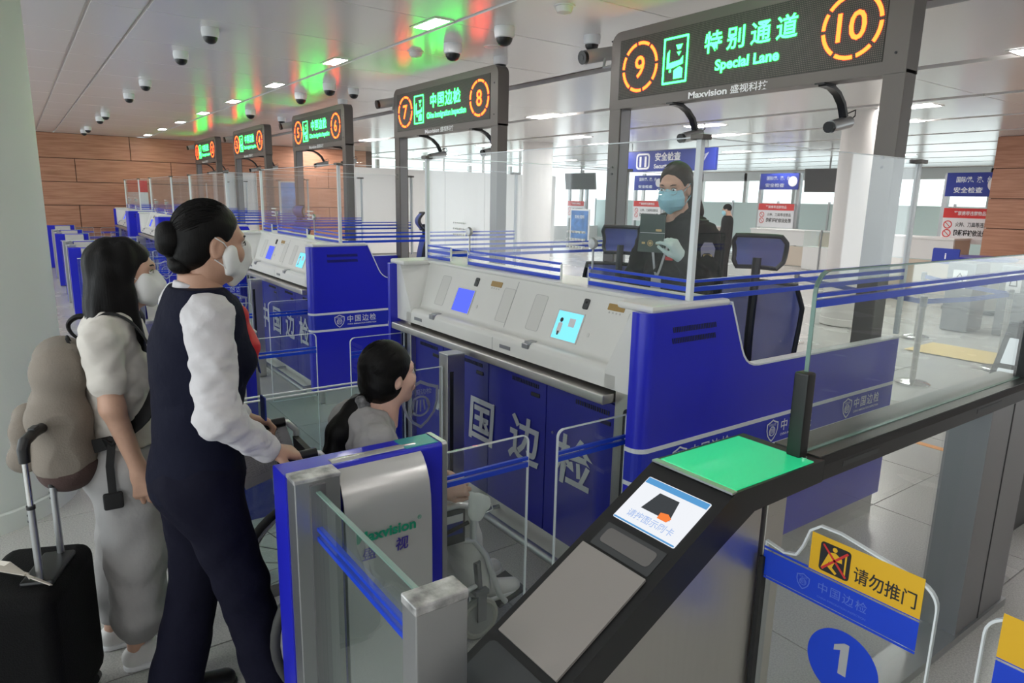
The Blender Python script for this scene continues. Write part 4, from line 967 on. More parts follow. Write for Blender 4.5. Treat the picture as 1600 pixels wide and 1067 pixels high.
def portal(x0, x1, y, zt, zb, label, boardz, face=1):
    r = empty('security_portal', ((x0 + x1) / 2, y, 0), 0, label, 'portal', 'security check portals'); w = (x1 - x0) / 2
    for sg in (-1, 1): box('post', (sg * w - .05, 0, 0), (sg * w + .05, .12, zt), 'alu', r)
    h = box('header', (-w, -.03, zb), (w, .06, zt), 'bluesign', r)
    lettering('header_text', [('国际/港、澳、台', (-.05 * w, -.032, zt - .14), EX, EZ, dict(w=1.2 * w, h=.12, bold=.015)), ('安全检查', (-.2 * w, -.032, zb + .13), EX, EZ, dict(w=1.0 * w, h=.12, bold=.015))], 'silver', h)
    b = MB(); b.prism(circ(.15, 24, .72 * w, (zt + zb) / 2), (0, -.034, 0), EX, EZ, (0, -1, 0), .003); b.build('header_disc', 'whitep', h)
    n = box('notice_board', (-w + .04, -.05, boardz - .72), (w - .04, -.02, boardz), 'whitep', r)
    box('notice_band', (-w + .04, -.053, boardz - .2), (w - .04, -.0505, boardz), 'redprint', n)
    lettering('notice_title', [('严禁携带违禁物品', (0, -.055, boardz - .1), EX, EZ, dict(w=1.1 * w, h=.09, bold=.015))], 'whitep', n)
    lettering('notice_text', [('火种、刀具等违禁品', (.18 * w, -.053, boardz - .33), EX, EZ, dict(w=1.25 * w, h=.10, bold=.012)), ('隐藏将被依法处罚', (.18 * w, -.053, boardz - .50), EX, EZ, dict(w=1.3 * w, h=.13, bold=.03))], 'ink', n)
    for z in (.34, .52):
        b = MB(); b.ringprism(circ(.085, 20, -.72 * w, boardz - z), circ(.065, 20, -.72 * w, boardz - z), (0, -.052, 0), EX, EZ, (0, -1, 0), .002); b.prism([(-.72 * w - .055, boardz - z + .045), (-.72 * w - .045, boardz - z + .055), (-.72 * w + .055, boardz - z - .045), (-.72 * w + .045, boardz - z - .055)], (0, -.052, 0), EX, EZ, (0, -1, 0), .002); b.build('ban_mark', 'redprint', n)
portal(-13.2, -11.9, 19.0, 2.66, 2.18, 'blue headed security check portal with red and white notice behind the far officer', 1.76)
portal(-6.62, -5.55, 16.0, 2.46, 1.98, 'blue headed security check portal half hidden by the wooden pillar', 1.74)
portal(-18.6, -17.2, 19.0, 2.68, 2.15, 'blue headed security check portal with red and white notice behind the seated officer position', 1.76)
portal(-23.0, -21.9, 19.5, 2.7, 2.2, 'blue headed security check portal beside the poster stand', 1.7)
def tv(x, y, z, w, h, tilt, label):
    r = empty('hanging_screen', (x, y, CZ), R_(8), label, 'screen', 'hanging screens')
    b = MB(); b.obox((0, 0, z - CZ), (EX, (0, math.cos(tilt), math.sin(tilt)), (0, -math.sin(tilt), math.cos(tilt))), (w / 2, .04, h / 2)); q = b.build('casing', 'tv', r)
    b = MB(); b.obox((0, -.042 * math.cos(tilt), z - CZ - .042 * math.sin(tilt)), (EX, (0, math.cos(tilt), math.sin(tilt)), (0, -math.sin(tilt), math.cos(tilt))), (w / 2 - .03, .002, h / 2 - .03)); b.build('panel', 'dark', q)
    b = MB(); b.cyl((0, .05, z - CZ), (0, .05, 0), .025, 10); b.build('pole', 'grey', r)
tv(-11.0, 19.0, 2.44, 1.32, .66, R_(6), 'dark screen hanging from the ceiling between the portal and the white column')
tv(-21.7, 19.0, 2.5, 1.6, .66, R_(8), 'dark tilted screen hanging above the blue poster stand')
r = empty('security_sign', (-10.8, 12.0, 2.64), 0, 'blue hanging security check sign with white pictogram behind the officer', 'sign')
q = box('board', (-1.36, -.04, -.22), (1.36, .04, .24), 'bluesign', r, r=.01)
lettering('sign_text', [('安全检查', (.05, -.043, .10), EX, EZ, dict(w=.75, h=.19, bold=.03)), ('Security check', (.08, -.043, -.12), EX, EZ, dict(w=.85, h=.13, bold=.03))], 'whitep', q)
b = MB(); b.ringprism(rrect(.42, .36, .08, 4, -.9, -.17), rrect(.34, .28, .06, 4, -.86, -.13), (0, -.046, 0), EX, EZ, EY, .004); b.box((-.80, -.046, -.12), (-.74, -.042, .12)); b.box((-.64, -.046, -.12), (-.58, -.042, .12)); b.build('pictogram', 'whitep', q)
b = MB()
for k in range(9):
    a = R_(-60 + 15 * k); b.prism([(.95 + .02 * k * math.cos(a), -.15 + .03 * k), (1.0 + .02 * k, -.13 + .03 * k), (.98 + .025 * k, -.09 + .03 * k)], (0, -.046, 0), EX, EZ, EY, .004)
b.build('ornament', 'silver', q, kind='stuff')
for x in (-1.1, 1.1):
    b = MB(); b.cyl((x, 0, .24), (x, 0, CZ - 2.64), .012, 8); b.build('hanger', 'alu', r)
def desk(x0, x1, y, h, label):
    r = empty('security_desk', ((x0 + x1) / 2, y, 0), 0, label, 'desk', 'security desks'); w = (x1 - x0) / 2
    box('front_panel', (-w, 0, 0), (w, .06, h - .42), 'cream', r); box('upper_panel', (-w, -.01, h - .40), (w, .05, h), 'wall', r); box('top', (-w - .02, -.04, h), (w + .02, .8, h + .04), 'wall', r, r=.006); box('side', (w - .05, .06, 0), (w, .78, h), 'cream', r)
desk(-12.9, -10.7, 18.3, .98, 'long white and beige security desk under the hanging screen')
desk(-7.75, -6.0, 15.2, 1.1, 'white and beige security desk beside the wooden pillar')
desk(-17.5, -14.6, 18.4, .95, 'white security desk seen through the counter glass behind the far chair')
r = empty('glass_cabinet', (-10.2, 17.6, 0), 0, 'glazed white cabinet with dark frame beside the long security desk', 'cabinet')
box('body', (-.5, 0, 0), (.5, .4, .62), 'wall', r); box('glazing', (-.5, -.01, .62), (.5, 0, 1.05), 'glassg', r); box('frame', (-.02, -.02, 0), (.02, .02, 1.08), 'steeld', r)
r = empty('poster_stand', (-18.1, 15.9, 0), 0, 'blue notice poster in a white standing frame behind the seven and eight counter', 'poster stand')
q = box('frame', (-.5, -.02, .3), (.5, .02, 1.45), 'wall', r, r=.008); box('sheet', (-.44, -.024, .36), (.44, -.02, 1.39), 'poster', q)
lettering('print', [('安检须知', (0, -.026, 1.18), EX, EZ, dict(w=.5, bold=.02))], 'whitep', q); box('foot', (-.35, -.15, 0), (.35, .15, .3), 'lgrey', r)
for i, (y0, y1, z0, z1, m, l) in enumerate(((6.83, 7.51, .9, 2.1, 'poster', 'blue white wall poster beyond the five and six sign'), (4.88, 5.45, .1, 2.3, 'wall', 'white door leaf on the wooden end wall, one nearer the one and two sign'), (5.55, 6.08, .1, 2.3, 'wall', 'white door leaf on the wooden end wall, one nearer the wall poster'))):
    r = empty(('wall_poster', 'wall_panel', 'wall_panel')[i], (-19.86, (y0 + y1) / 2 * .905, z0), 0, l, ('poster', 'panel', 'panel')[i]); w = (y1 - y0) / 2
    box('sheet', (0, -w, 0), (.02, w, z1 - z0), m, r); b = MB(); b.ringprism(rrect(2 * w, z1 - z0, .01, 1, -w, 0), rrect(2 * w - .06, z1 - z0 - .06, .01, 1, -w + .03, .03), (.02, 0, 0), EY, EZ, EX, .02); b.build('frame', 'lgrey', r)
r = empty('notice_stand', (-19.2, 2.5, 0), 0, 'red topped white notice stand before the wooden end wall', 'notice stand')
box('board', (-.02, -.22, 1.1), (.02, .22, 2.0), 'whitep', r); box('red_band', (-.022, -.22, 1.72), (.024, .22, 2.0), 'redprint', r); box('leg', (-.02, -.02, 0), (.02, .02, 1.1), 'alu', r); box('foot', (-.2, -.2, 0), (.2, .2, .03), 'alu', r)

# ---------------------------------------------------------------- mesh chairs behind the counters
def chair(x, y, rz, label, group='blue mesh office chairs'):
    r = empty('mesh_chair', (x, y, .28), rz, label, 'chair', group)
    def sheet(w0, w1, z0, z1, yb, bulge, m, name, par, th=.012, n=10):
        b = MB(); P = []
        for j in range(n + 1):
            t = j / n; z = z0 + (z1 - z0) * t; w = (w0 + (w1 - w0) * t) * (1 - .18 * max(0, abs(t - .5) * 2 - .6) / .4)
            for i in range(n + 1):
                u = i / n * 2 - 1; P.append((u * w / 2, yb + bulge * (u * u) * -1 + .05 * math.sin(t * 3.1), z))
        k = len(P); Q = [(p[0], p[1] - th, p[2]) for p in P]; m1 = n + 1; F = []
        for j in range(n):
            for i in range(n): a = j * m1 + i; F += [(a, a + 1, a + m1 + 1, a + m1), (k + a, k + a + m1, k + a + m1 + 1, k + a + 1)]
        b.add(P + Q, F); o = b.build(name, m, par, smooth=True)
        ed = [P[i] for i in range(m1)] + [P[j * m1 + n] for j in range(1, m1)] + [P[n * m1 + n - i] for i in range(1, m1)] + [P[(n - j) * m1] for j in range(1, n)]
        b = MB(); b.tube([(p[0], p[1] - th / 2, p[2]) for p in ed], .012, 8, closed=True); b.build(name + '_rim', 'chairf', o, smooth=True); return o
    sheet(.40, .50, .50, 1.08, -.24, .06, 'mesh', 'backrest', r)
    sheet(.24, .27, 1.15, 1.31, -.23, .04, 'mesh', 'headrest', r)
    b = MB(); b.tube([(0, -.27, .45), (0, -.30, .8), (0, -.27, 1.2)], .022, 8); b.build('spine', 'chairf', r, smooth=True)
    b = MB(); b.rbox((-.25, -.22, .44), (.25, .27, .51), .03); b.build('seat', 'chairf', r, smooth=True)
    for sg in (-1, 1):
        b = MB(); b.tube([(sg * .26, -.1, .47), (sg * .30, -.1, .55), (sg * .30, -.08, .66)], .015, 8); a = b.build('armrest', 'chairf', r, smooth=True); box('arm_pad', (sg * .30 - .035, -.2, .66), (sg * .30 + .035, .08, .69), 'chairf', a, r=.01)
    b = MB(); b.cyl((0, 0, .1), (0, 0, .45), .028, 12); b.build('gas_lift', 'chrome', r, smooth=True)
    for k in range(5):
        a = 2 * math.pi * k / 5; b = MB(); b.tube([(0, 0, .11), (.28 * math.cos(a), .28 * math.sin(a), .07)], [.025, .016], 8); l = b.build('base_leg', 'chairf', r, smooth=True)
        b = MB(); b.cyl((.28 * math.cos(a) - .012, .28 * math.sin(a), .03), (.28 * math.cos(a) + .012, .28 * math.sin(a), .03), .03, 14); b.build('caster', 'black', l, smooth=True)
chair(-2.20, 3.30, R_(22), 'blue mesh office chair with headrest next to the officer at position ten')
chair(-3.20, 3.30, R_(25), 'blue mesh office chair behind the officer at position nine')
chair(-6.3, 3.1, R_(150), 'dark blue mesh office chair behind the seven and eight counter')
chair(-9.9, 3.1, R_(190), 'dark blue mesh office chair behind the five and six counter')
# ---------------------------------------------------------------- wheelchair
def wheelchair():
    r = empty('wheelchair', (-2.265, .83, 0), R_(-2), 'silver folding wheelchair with black seat between the gate post and the counter', 'wheelchair')
    for sg in (-1, 1):
        x = sg * .235
        def circp(rad, xx, n=40, c=(0, .30)): return [(xx, c[0] + rad * math.cos(2 * math.pi * k / n), c[1] + rad * math.sin(2 * math.pi * k / n)) for k in range(n)]
        b = MB(); b.tube(circp(.277, x), .016, 10, closed=True); w = b.build('rear_wheel', 'tyre', r, smooth=True)
        b = MB(); b.tube(circp(.256, x), .008, 8, closed=True); b.build('rim', 'tubing', w, smooth=True)
        b = MB(); b.tube(circp(.235, x + sg * .03), .007, 8, closed=True); b.build('hand_rim', 'chrome', w, smooth=True)
        b = MB(); b.cyl((x - .035, 0, .30), (x + .035, 0, .30), .024, 14); b.build('hub', 'steeld', w, smooth=True)
        for k in range(24):
            a = 2 * math.pi * k / 24; a2 = a + (.35 if k % 2 else -.35); b = MB(); b.tube([(x + (.02 if k % 2 else -.02), .02 * math.cos(a2), .30 + .02 * math.sin(a2)), (x, .254 * math.cos(a), .30 + .254 * math.sin(a))], .0016, 5); b.build('spoke', 'steeld', w)
        xc = sg * .185
        b = MB(); b.tube(circp(.075, xc, 28, (.53, .09)), .016, 8, closed=True); w = b.build('caster', 'cream_tyre', r, smooth=True)
        b = MB(); b.cyl((xc - .01, .53, .09), (xc + .01, .53, .09), .065, 20); b.build('caster_disc', 'grey', w, smooth=True)
        b = MB(); b.box((xc - .03, .51, .09), (xc - .022, .55, .22)); b.box((xc + .022, .51, .09), (xc + .03, .55, .22)); b.box((xc - .03, .50, .205), (xc + .03, .56, .225)); b.cyl((xc, .53, .22), (xc, .52, .34), .016, 10); b.build('caster_fork', 'steeld', r)
        xf = sg * .185
        b = MB(); b.tube([(xf, -.03, .22), (xf, -.03, .48), (xf, -.05, .72), (xf, -.06, .88), (xf, -.09, .915), (xf, -.13, .92), (xf, -.22, .915)], .012, 10); fr = b.build('back_post', 'tubing', r, smooth=True)
        b = MB(); b.tube([(xf, -.10, .92), (xf, -.23, .915)], .018, 12); b.build('push_grip', 'black', fr, smooth=True)
        b = MB(); b.tube([(xf, -.13, .90), (xf, -.17, .87), (xf + sg * .02, -.22, .88)], .006, 6); b.build('brake_lever', 'black', fr)
        b = MB(); b.tube([(xf, -.03, .45), (xf, .40, .46), (xf, .50, .44), (xf, .56, .36), (xf, .63, .16), (xf, .66, .12)], .012, 10); b.build('seat_tube', 'tubing', r, smooth=True)
        b = MB(); b.tube([(xf, -.03, .22), (xf, .45, .22), (xf, .52, .24)], .011, 10); b.build('lower_tube', 'tubing', r, smooth=True)
        b = MB(); b.tube([(xf, .36, .22), (xf, .36, .46)], .011, 8); b.build('strut', 'tubing', r, smooth=True)
        b = MB(); b.tube([(xf + sg * .02, -.05, .61), (xf + sg * .02, .42, .615), (xf + sg * .02, .47, .60), (xf + sg * .02, .49, .55), (xf + sg * .02, .49, .46)], .013, 10); a = b.build('armrest', 'tubing', r, smooth=True)
        b = MB(); b.rbox((xf + sg * .02 - .022, .0, .622), (xf + sg * .02 + .022, .30, .645), .008); b.build('arm_pad', 'black', a, smooth=True)
        s = box('side_guard', (xf + sg * .02 - .004, .0, .46), (xf + sg * .02 + .004, .45, .60), 'dark', r)
        if sg > 0:
            box('sticker', (xf + .025, .30, .50), (xf + .0265, .44, .58), 'bluesign', s); box('sticker_stripe', (xf + .0265, .30, .55), (xf + .0275, .44, .58), 'whitep', s)
        b = MB(); b.tube([(xf + sg * .03, .30, .47), (xf + sg * .05, .36, .53), (xf + sg * .05, .45, .55)], .008, 6); b.build('wheel_brake', 'black', r, smooth=True)
        b = MB(); b.obox((sg * .10, .70, .12), (EX, (0, .95, .3), (0, -.3, .95)), (.08, .07, .006)); b.build('footplate', 'dark', r)
    b = MB(); b.rbox((-.18, -.02, .45), (.18, .42, .475), .01); b.build('seat', 'blackm', r, smooth=True)
    b = MB(); b.prism([(-.05, .48), (-.03, .48), (-.055, .86), (-.075, .86)], (-.18, 0, 0), EY, EZ, EX, .36); b.build('back_sling', 'blackm', r)
    b = MB(); b.tube([(-.185, .1, .23), (.185, .2, .44)], .009, 8); b.build('cross_brace', 'tubing', r); b = MB(); b.tube([(.185, .1, .23), (-.185, .2, .44)], .009, 8); b.build('cross_brace', 'tubing', r)
M['tubing'] = mat('silver tubing', (.74, .75, .76), .32, .45); M['cream_tyre'] = mat('pale tyre', (.42, .42, .38), .7)
wheelchair()
tag(box('paper_sheet', (0, 0, 0), (.001, .21, .19), 'paper'), 'grey printed paper sheet held against the wheelchair handle', 'paper')
ps = bpy.data.objects['paper_sheet']; ps.location = (-2.44, .58, .69); ps.rotation_euler = (R_(14), R_(-6), 0)
lettering('print', [('\n'.join('一二三四五六七八九十' for _ in range(7)), (.0016, .10, .095), EY, EZ, dict(w=.16, h=.13))], 'grey', ps)

# ---------------------------------------------------------------- suitcase
r = empty('suitcase', (-2.50, -.055, 0), math.atan2(-.36, .93), 'black fabric suitcase with raised pull handle and cream ribbon beside the queue', 'suitcase')
b = MB(); b.rbox((-.20, -.17, .05), (.20, .10, .545), .045, 4); b.build('shell', 'case', r, smooth=True)
b = MB(); b.rbox((-.17, -.215, .09), (.17, -.165, .46), .03, 3); b.build('front_pocket', 'case', r, smooth=True)
for z in (.12, .30, .48):
    b = MB(); b.tube([(-.205, -.12, z), (.205, -.12, z)], .003, 5); b.build('piping', 'strap', r)
b = MB(); b.rbox((-.10, -.02, .54), (.10, .075, .56), .008); b.build('handle_well', 'black', r, smooth=True)
for x in (-.085, .085):
    b = MB(); b.cyl((x, .035, .54), (x, .035, .80), .0105, 12); t = b.build('tube', 'alu', r, smooth=True)
    b = MB(); b.cyl((x, .035, .80), (x, .035, .97), .0085, 12); b.build('inner_tube', 'chrome', t, smooth=True)
    b = MB(); b.cyl((x, .035, .795), (x, .035, .806), .0125, 12); b.build('collar', 'black', t, smooth=True)
    for z in (.775, .755):
        b = MB(); b.cyl((x, .023, z), (x, .026, z), .004, 8); b.build('detent', 'ink', t)
b = MB(); b.tube([(-.085, .035, .945), (-.085, .035, .985), (-.07, .035, 1.005), (0, .035, 1.01), (.07, .035, 1.005), (.085, .035, .985), (.085, .035, .945)], [.015, .017, .017, .016, .017, .017, .015], 12); g = b.build('pull_handle', 'black', r, smooth=True)
b = MB(); b.rbox((-.02, .025, 1.018), (.02, .045, 1.03), .004); b.build('release_button', 'dark', g, smooth=True)
for pts in ([(.085, .0, .575), (.02, -.08, .585), (-.03, -.14, .57), (-.10, -.20, .545)], [(.085, .0, .58), (.06, -.09, .60), (.07, -.17, .565), (.09, -.20, .54)], [(.085, .0, .575), (.12, .03, .585), (.13, .08, .56)]):
    b = MB(); b.strip(pts, (.5, .5, 0), .028, .003); b.build('ribbon', 'ribbon', r, smooth=True)
for x in (-.15, .15):
    for y in (-.13, .06):
        b = MB(); b.cyl((x - .012, y, .028), (x + .012, y, .028), .027, 14); b.build('wheel', 'black', r, smooth=True)

# ---------------------------------------------------------------- people
def head_sdf(h=.0042):
    S = Sdf((-.1, -.135, -.21), (.1, .135, .14), h)
    S.ell((0, -.012, .028), (.074, .094, .090)); S.ell((0, .020, -.03), (.061, .070, .086), k=.03)
    S.cone((0, .03, -.07), (0, .060, -.098), .043, .021, k=.03); S.cone((0, .086, .006), (0, .0985, -.030), .006, .0105, k=.014)
    for s in (-1, 1):
        S.ell((s * .036, .062, -.03), (.026, .024, .026), k=.02); S.cone((s * .012, .083, .024), (s * .045, .070, .024), .010, .009, k=.02)
        S.ell((s * .032, .094, .003), (.019, .013, .011), k=.012, mode='s'); S.ell((s * .073, -.004, -.012), (.011, .021, .033), k=.008); S.ell((s * .083, .0, -.010), (.006, .011, .02), k=.005, mode='s')
        S.ell((s * .008, .095, -.034), (.008, .008, .007), k=.008)
    S.cone((-.016, .089, -.060), (.016, .089, -.060), .0065, .0065, k=.01); S.cone((-.014, .087, -.070), (.014, .087, -.070), .007, .007, k=.01)
    S.cone((0, -.015, -.06), (0, -.04, -.205), .052, .054, k=.03)
    return S
def face_bits(par, T, lips=True, brow='hair'):
    """eyes, brows and lips as small child meshes in head space"""
    def put(b, name, m, smooth=True):
        b.v = [T @ Vector(v) for v in b.v]; return b.build(name, m, par, smooth=smooth)
    for s in (-1, 1):
        b = MB(); b.lathe([(0, -.0105), (.006, -.0088), (.0095, -.005), (.0107, 0), (.0095, .005), (.006, .0088), (0, .0105)], (0, 0, 0), 16); b.v = [(v[0] * 1.2 + s * .032, v[1] * .8 + .0805, v[2] * .75 + .003) for v in b.v]; e = put(b, 'eye', 'eye')
        b = MB(); b.prism(circ(.0052, 16, s * .033, .003), (0, .0895, 0), EX, EZ, EY, .0012); put(b, 'iris', 'iris', False).parent = e
        b = MB(); b.tube([(s * .017, .0885, .006), (s * .026, .0905, .0105), (s * .038, .0875, .0105), (s * .047, .080, .005)], [.0008, .0016, .0018, .001], 6); put(b, 'eyelash', 'iris')
        b = MB(); b.tube([(s * .014, .0925, .022), (s * .028, .090, .027), (s * .043, .080, .026), (s * .051, .070, .021)], [.002, .0032, .0028, .0012], 6); put(b, 'eyebrow', brow)
    if lips:
        b = MB(); b.tube([(-.022, .089, -.0645), (-.01, .0955, -.0605), (0, .0965, -.062), (.01, .0955, -.0605), (.022, .089, -.0645)], [.001, .004, .0036, .004, .001], 8); put(b, 'upper_lip', 'lips')
        b = MB(); b.tube([(-.02, .088, -.0665), (-.008, .094, -.071), (.008, .094, -.071), (.02, .088, -.0665)], [.001, .0048, .0048, .001], 8); put(b, 'lower_lip', 'lips')
def mask_on(par, T, m='maskw', style='cup'):
    S = Sdf((-.1, -.02, -.16), (.1, .16, .05), .0038)
    if style == 'boat':
        S.cone((0, .092, -.002), (0, .107, -.050), .012, .006, k=.02); S.cone((0, .107, -.050), (0, .062, -.116), .006, .018, k=.02)
        for s in (-1, 1): S.cone((s * .060, .03, -.04), (0, .098, -.050), .026, .012, k=.025); S.cone((s * .055, .035, -.075), (0, .076, -.085), .02, .016, k=.03); S.cone((s * .056, .04, -.012), (0, .094, -.012), .012, .012, k=.03)
    else:
        S.ell((0, .045, -.052), (.066, .064, .058), k=.02); S.cone((0, .092, -.005), (0, .098, -.045), .012, .022, k=.03); S.cone((0, .095, -.055), (0, .070, -.108), .020, .020, k=.03)
        for s in (-1, 1): S.cone((s * .042, .055, -.015), (s * .045, .05, -.085), .020, .020, k=.03)
        if style == 'pleat': S.ripple(.0012, 0, 0, 330, .4)
    S.cut((0, .016, -.05), (0, -1, -.25)); S.cut((0, 0, .012), (0, -.35, 1))
    o = np_object('face_mask', [(S, T)], m, par)
    for s in (-1, 1):
        for z0, z1 in ((-.018, .02), (-.088, -.045)):
            b = MB(); b.tube([T @ Vector(p) for p in ((s * .064, .035, z0), (s * .077, .015, (z0 + z1) / 2 + .004), (s * .081, -.012, z1))], .0018, 5); b.build('ear_loop', m, o)
    return o
def hand(S, wrist, fwd, pn, side, curl=(40, 45, 30), thumb=None, sc=1.):
    w = np.array(wrist, float); f = np.array(fwd, float); f /= np.linalg.norm(f); p = np.array(pn, float); p -= f * (p @ f); p /= np.linalg.norm(p)
    lat = np.cross(f, p) * side; k = .010 * sc
    off = (.029, .010, -.010, -.028); L4 = (.072, .080, .075, .058)
    S.cone(w - f * .02, w + f * .02, .024 * sc, .024 * sc, k=.015, flat=.75, side=p)
    for i in range(4):
        kn = w + (f * (.088 - .004 * abs(i - 1)) + lat * off[i] + p * -.002) * sc
        S.cone(w + (f * .012 + lat * off[i] * .55) * sc, kn, .0145 * sc, .0115 * sc, k=.016)
        c = curl[i] if isinstance(curl[0], (tuple, list)) else curl; a = 0; q = kn; sp = lat * off[i] * 1.6
        for j, fr in enumerate((.45, .31, .24)):
            a += R_(c[j]); d = f * math.cos(a) + p * math.sin(a) + (sp if j == 0 else 0); d = d / np.linalg.norm(d); e = q + d * L4[i] * fr * sc
            S.cone(q, e, (.0098, .0088, .0080)[j] * sc, (.0088, .0080, .0068)[j] * sc, k=.003); q = e
    t = thumb or ((.55, .75, .35), (.85, .35, .45), (.9, .1, .5)); q = w + (f * .022 + lat * .022 + p * .004) * sc
    for j, ln in enumerate((.042, .033, .027)):
        d = f * t[j][0] + lat * t[j][1] + p * t[j][2]; d /= np.linalg.norm(d); e = q + d * ln * sc
        S.cone(q, e, (.0145, .0112, .0098)[j] * sc, (.0115, .0098, .0078)[j] * sc, k=.006 if j else .014); q = e
def hT(c, yaw=0, pitch=0, roll=0, sc=1.): return Matrix.Translation(c) @ Matrix.Rotation(R_(yaw), 4, 'Z') @ Matrix.Rotation(R_(pitch), 4, 'X') @ Matrix.Rotation(R_(roll), 4, 'Y') @ Matrix.Scale(sc, 4)
def sneakers(par, name, m, a, yaw, L=.25, sole='whitep'):
    S = Sdf((-.06, -.10, -.01), (.06, .20, .13), .006)
    S.cone((0, -.05, .045), (0, .13, .03), .036, .033, k=.03); S.cone((0, -.05, .05), (0, -.01, .10), .036, .038, k=.03); S.cone((0, .03, .055), (0, .12, .035), .034, .03, k=.02); S.cut((0, 0, .008), (0, 0, -1)); S.cut((0, -.02, .105), (0, -.3, 1))
    T = Matrix.Translation((a[0], a[1], 0)) @ Matrix.Rotation(R_(yaw), 4, 'Z') @ Matrix.Scale(L / .26, 4)
    o = np_object(name, [(S, T)], m, par)
    S = Sdf((-.06, -.11, -.01), (.06, .20, .05), .006); S.cone((0, -.05, .012), (0, .13, .012), .040, .038, k=.02); S.cut((0, 0, .024), (0, 0, 1)); S.cut((0, 0, 0.001), (0, 0, -1))
    np_object('sole', [(S, T)], sole, o)
    return o, T

def swept_strands(par, HT, end, seed, m='hair', n=130, lo=-75, hi=75):
    """fine strands combed back from the hairline over the scalp"""
    rr = random.Random(seed); b = MB(); C0 = Vector((0, -.018, .036)); E = Vector(end).normalized()
    for k in range(n):
        a = R_(rr.uniform(lo, hi)); s0 = Vector((math.sin(a) * 1.0, .62 * math.cos(a) ** 2 + .05, .80 * math.cos(a) + .12)).normalized(); e = (E + Vector((rr.uniform(-.25, .25), 0, rr.uniform(-.25, .25)))).normalized(); t0 = rr.uniform(0, .35); t1 = rr.uniform(.6, 1.0); pts = []
        for j in range(7):
            t = t0 + (t1 - t0) * j / 6; d = s0.slerp(e, t) if s0.dot(e) > -.98 else s0.lerp(e, t).normalized(); pts.append(HT @ (C0 + Vector((d.x * .0835, d.y * .0995, d.z * .0965)) * 1.003))
        b.tube(pts, [.0008, .0018, .002, .002, .002, .0018, .0008], 5)
    b.build('hair_strands', m, par, smooth=True, kind='stuff')
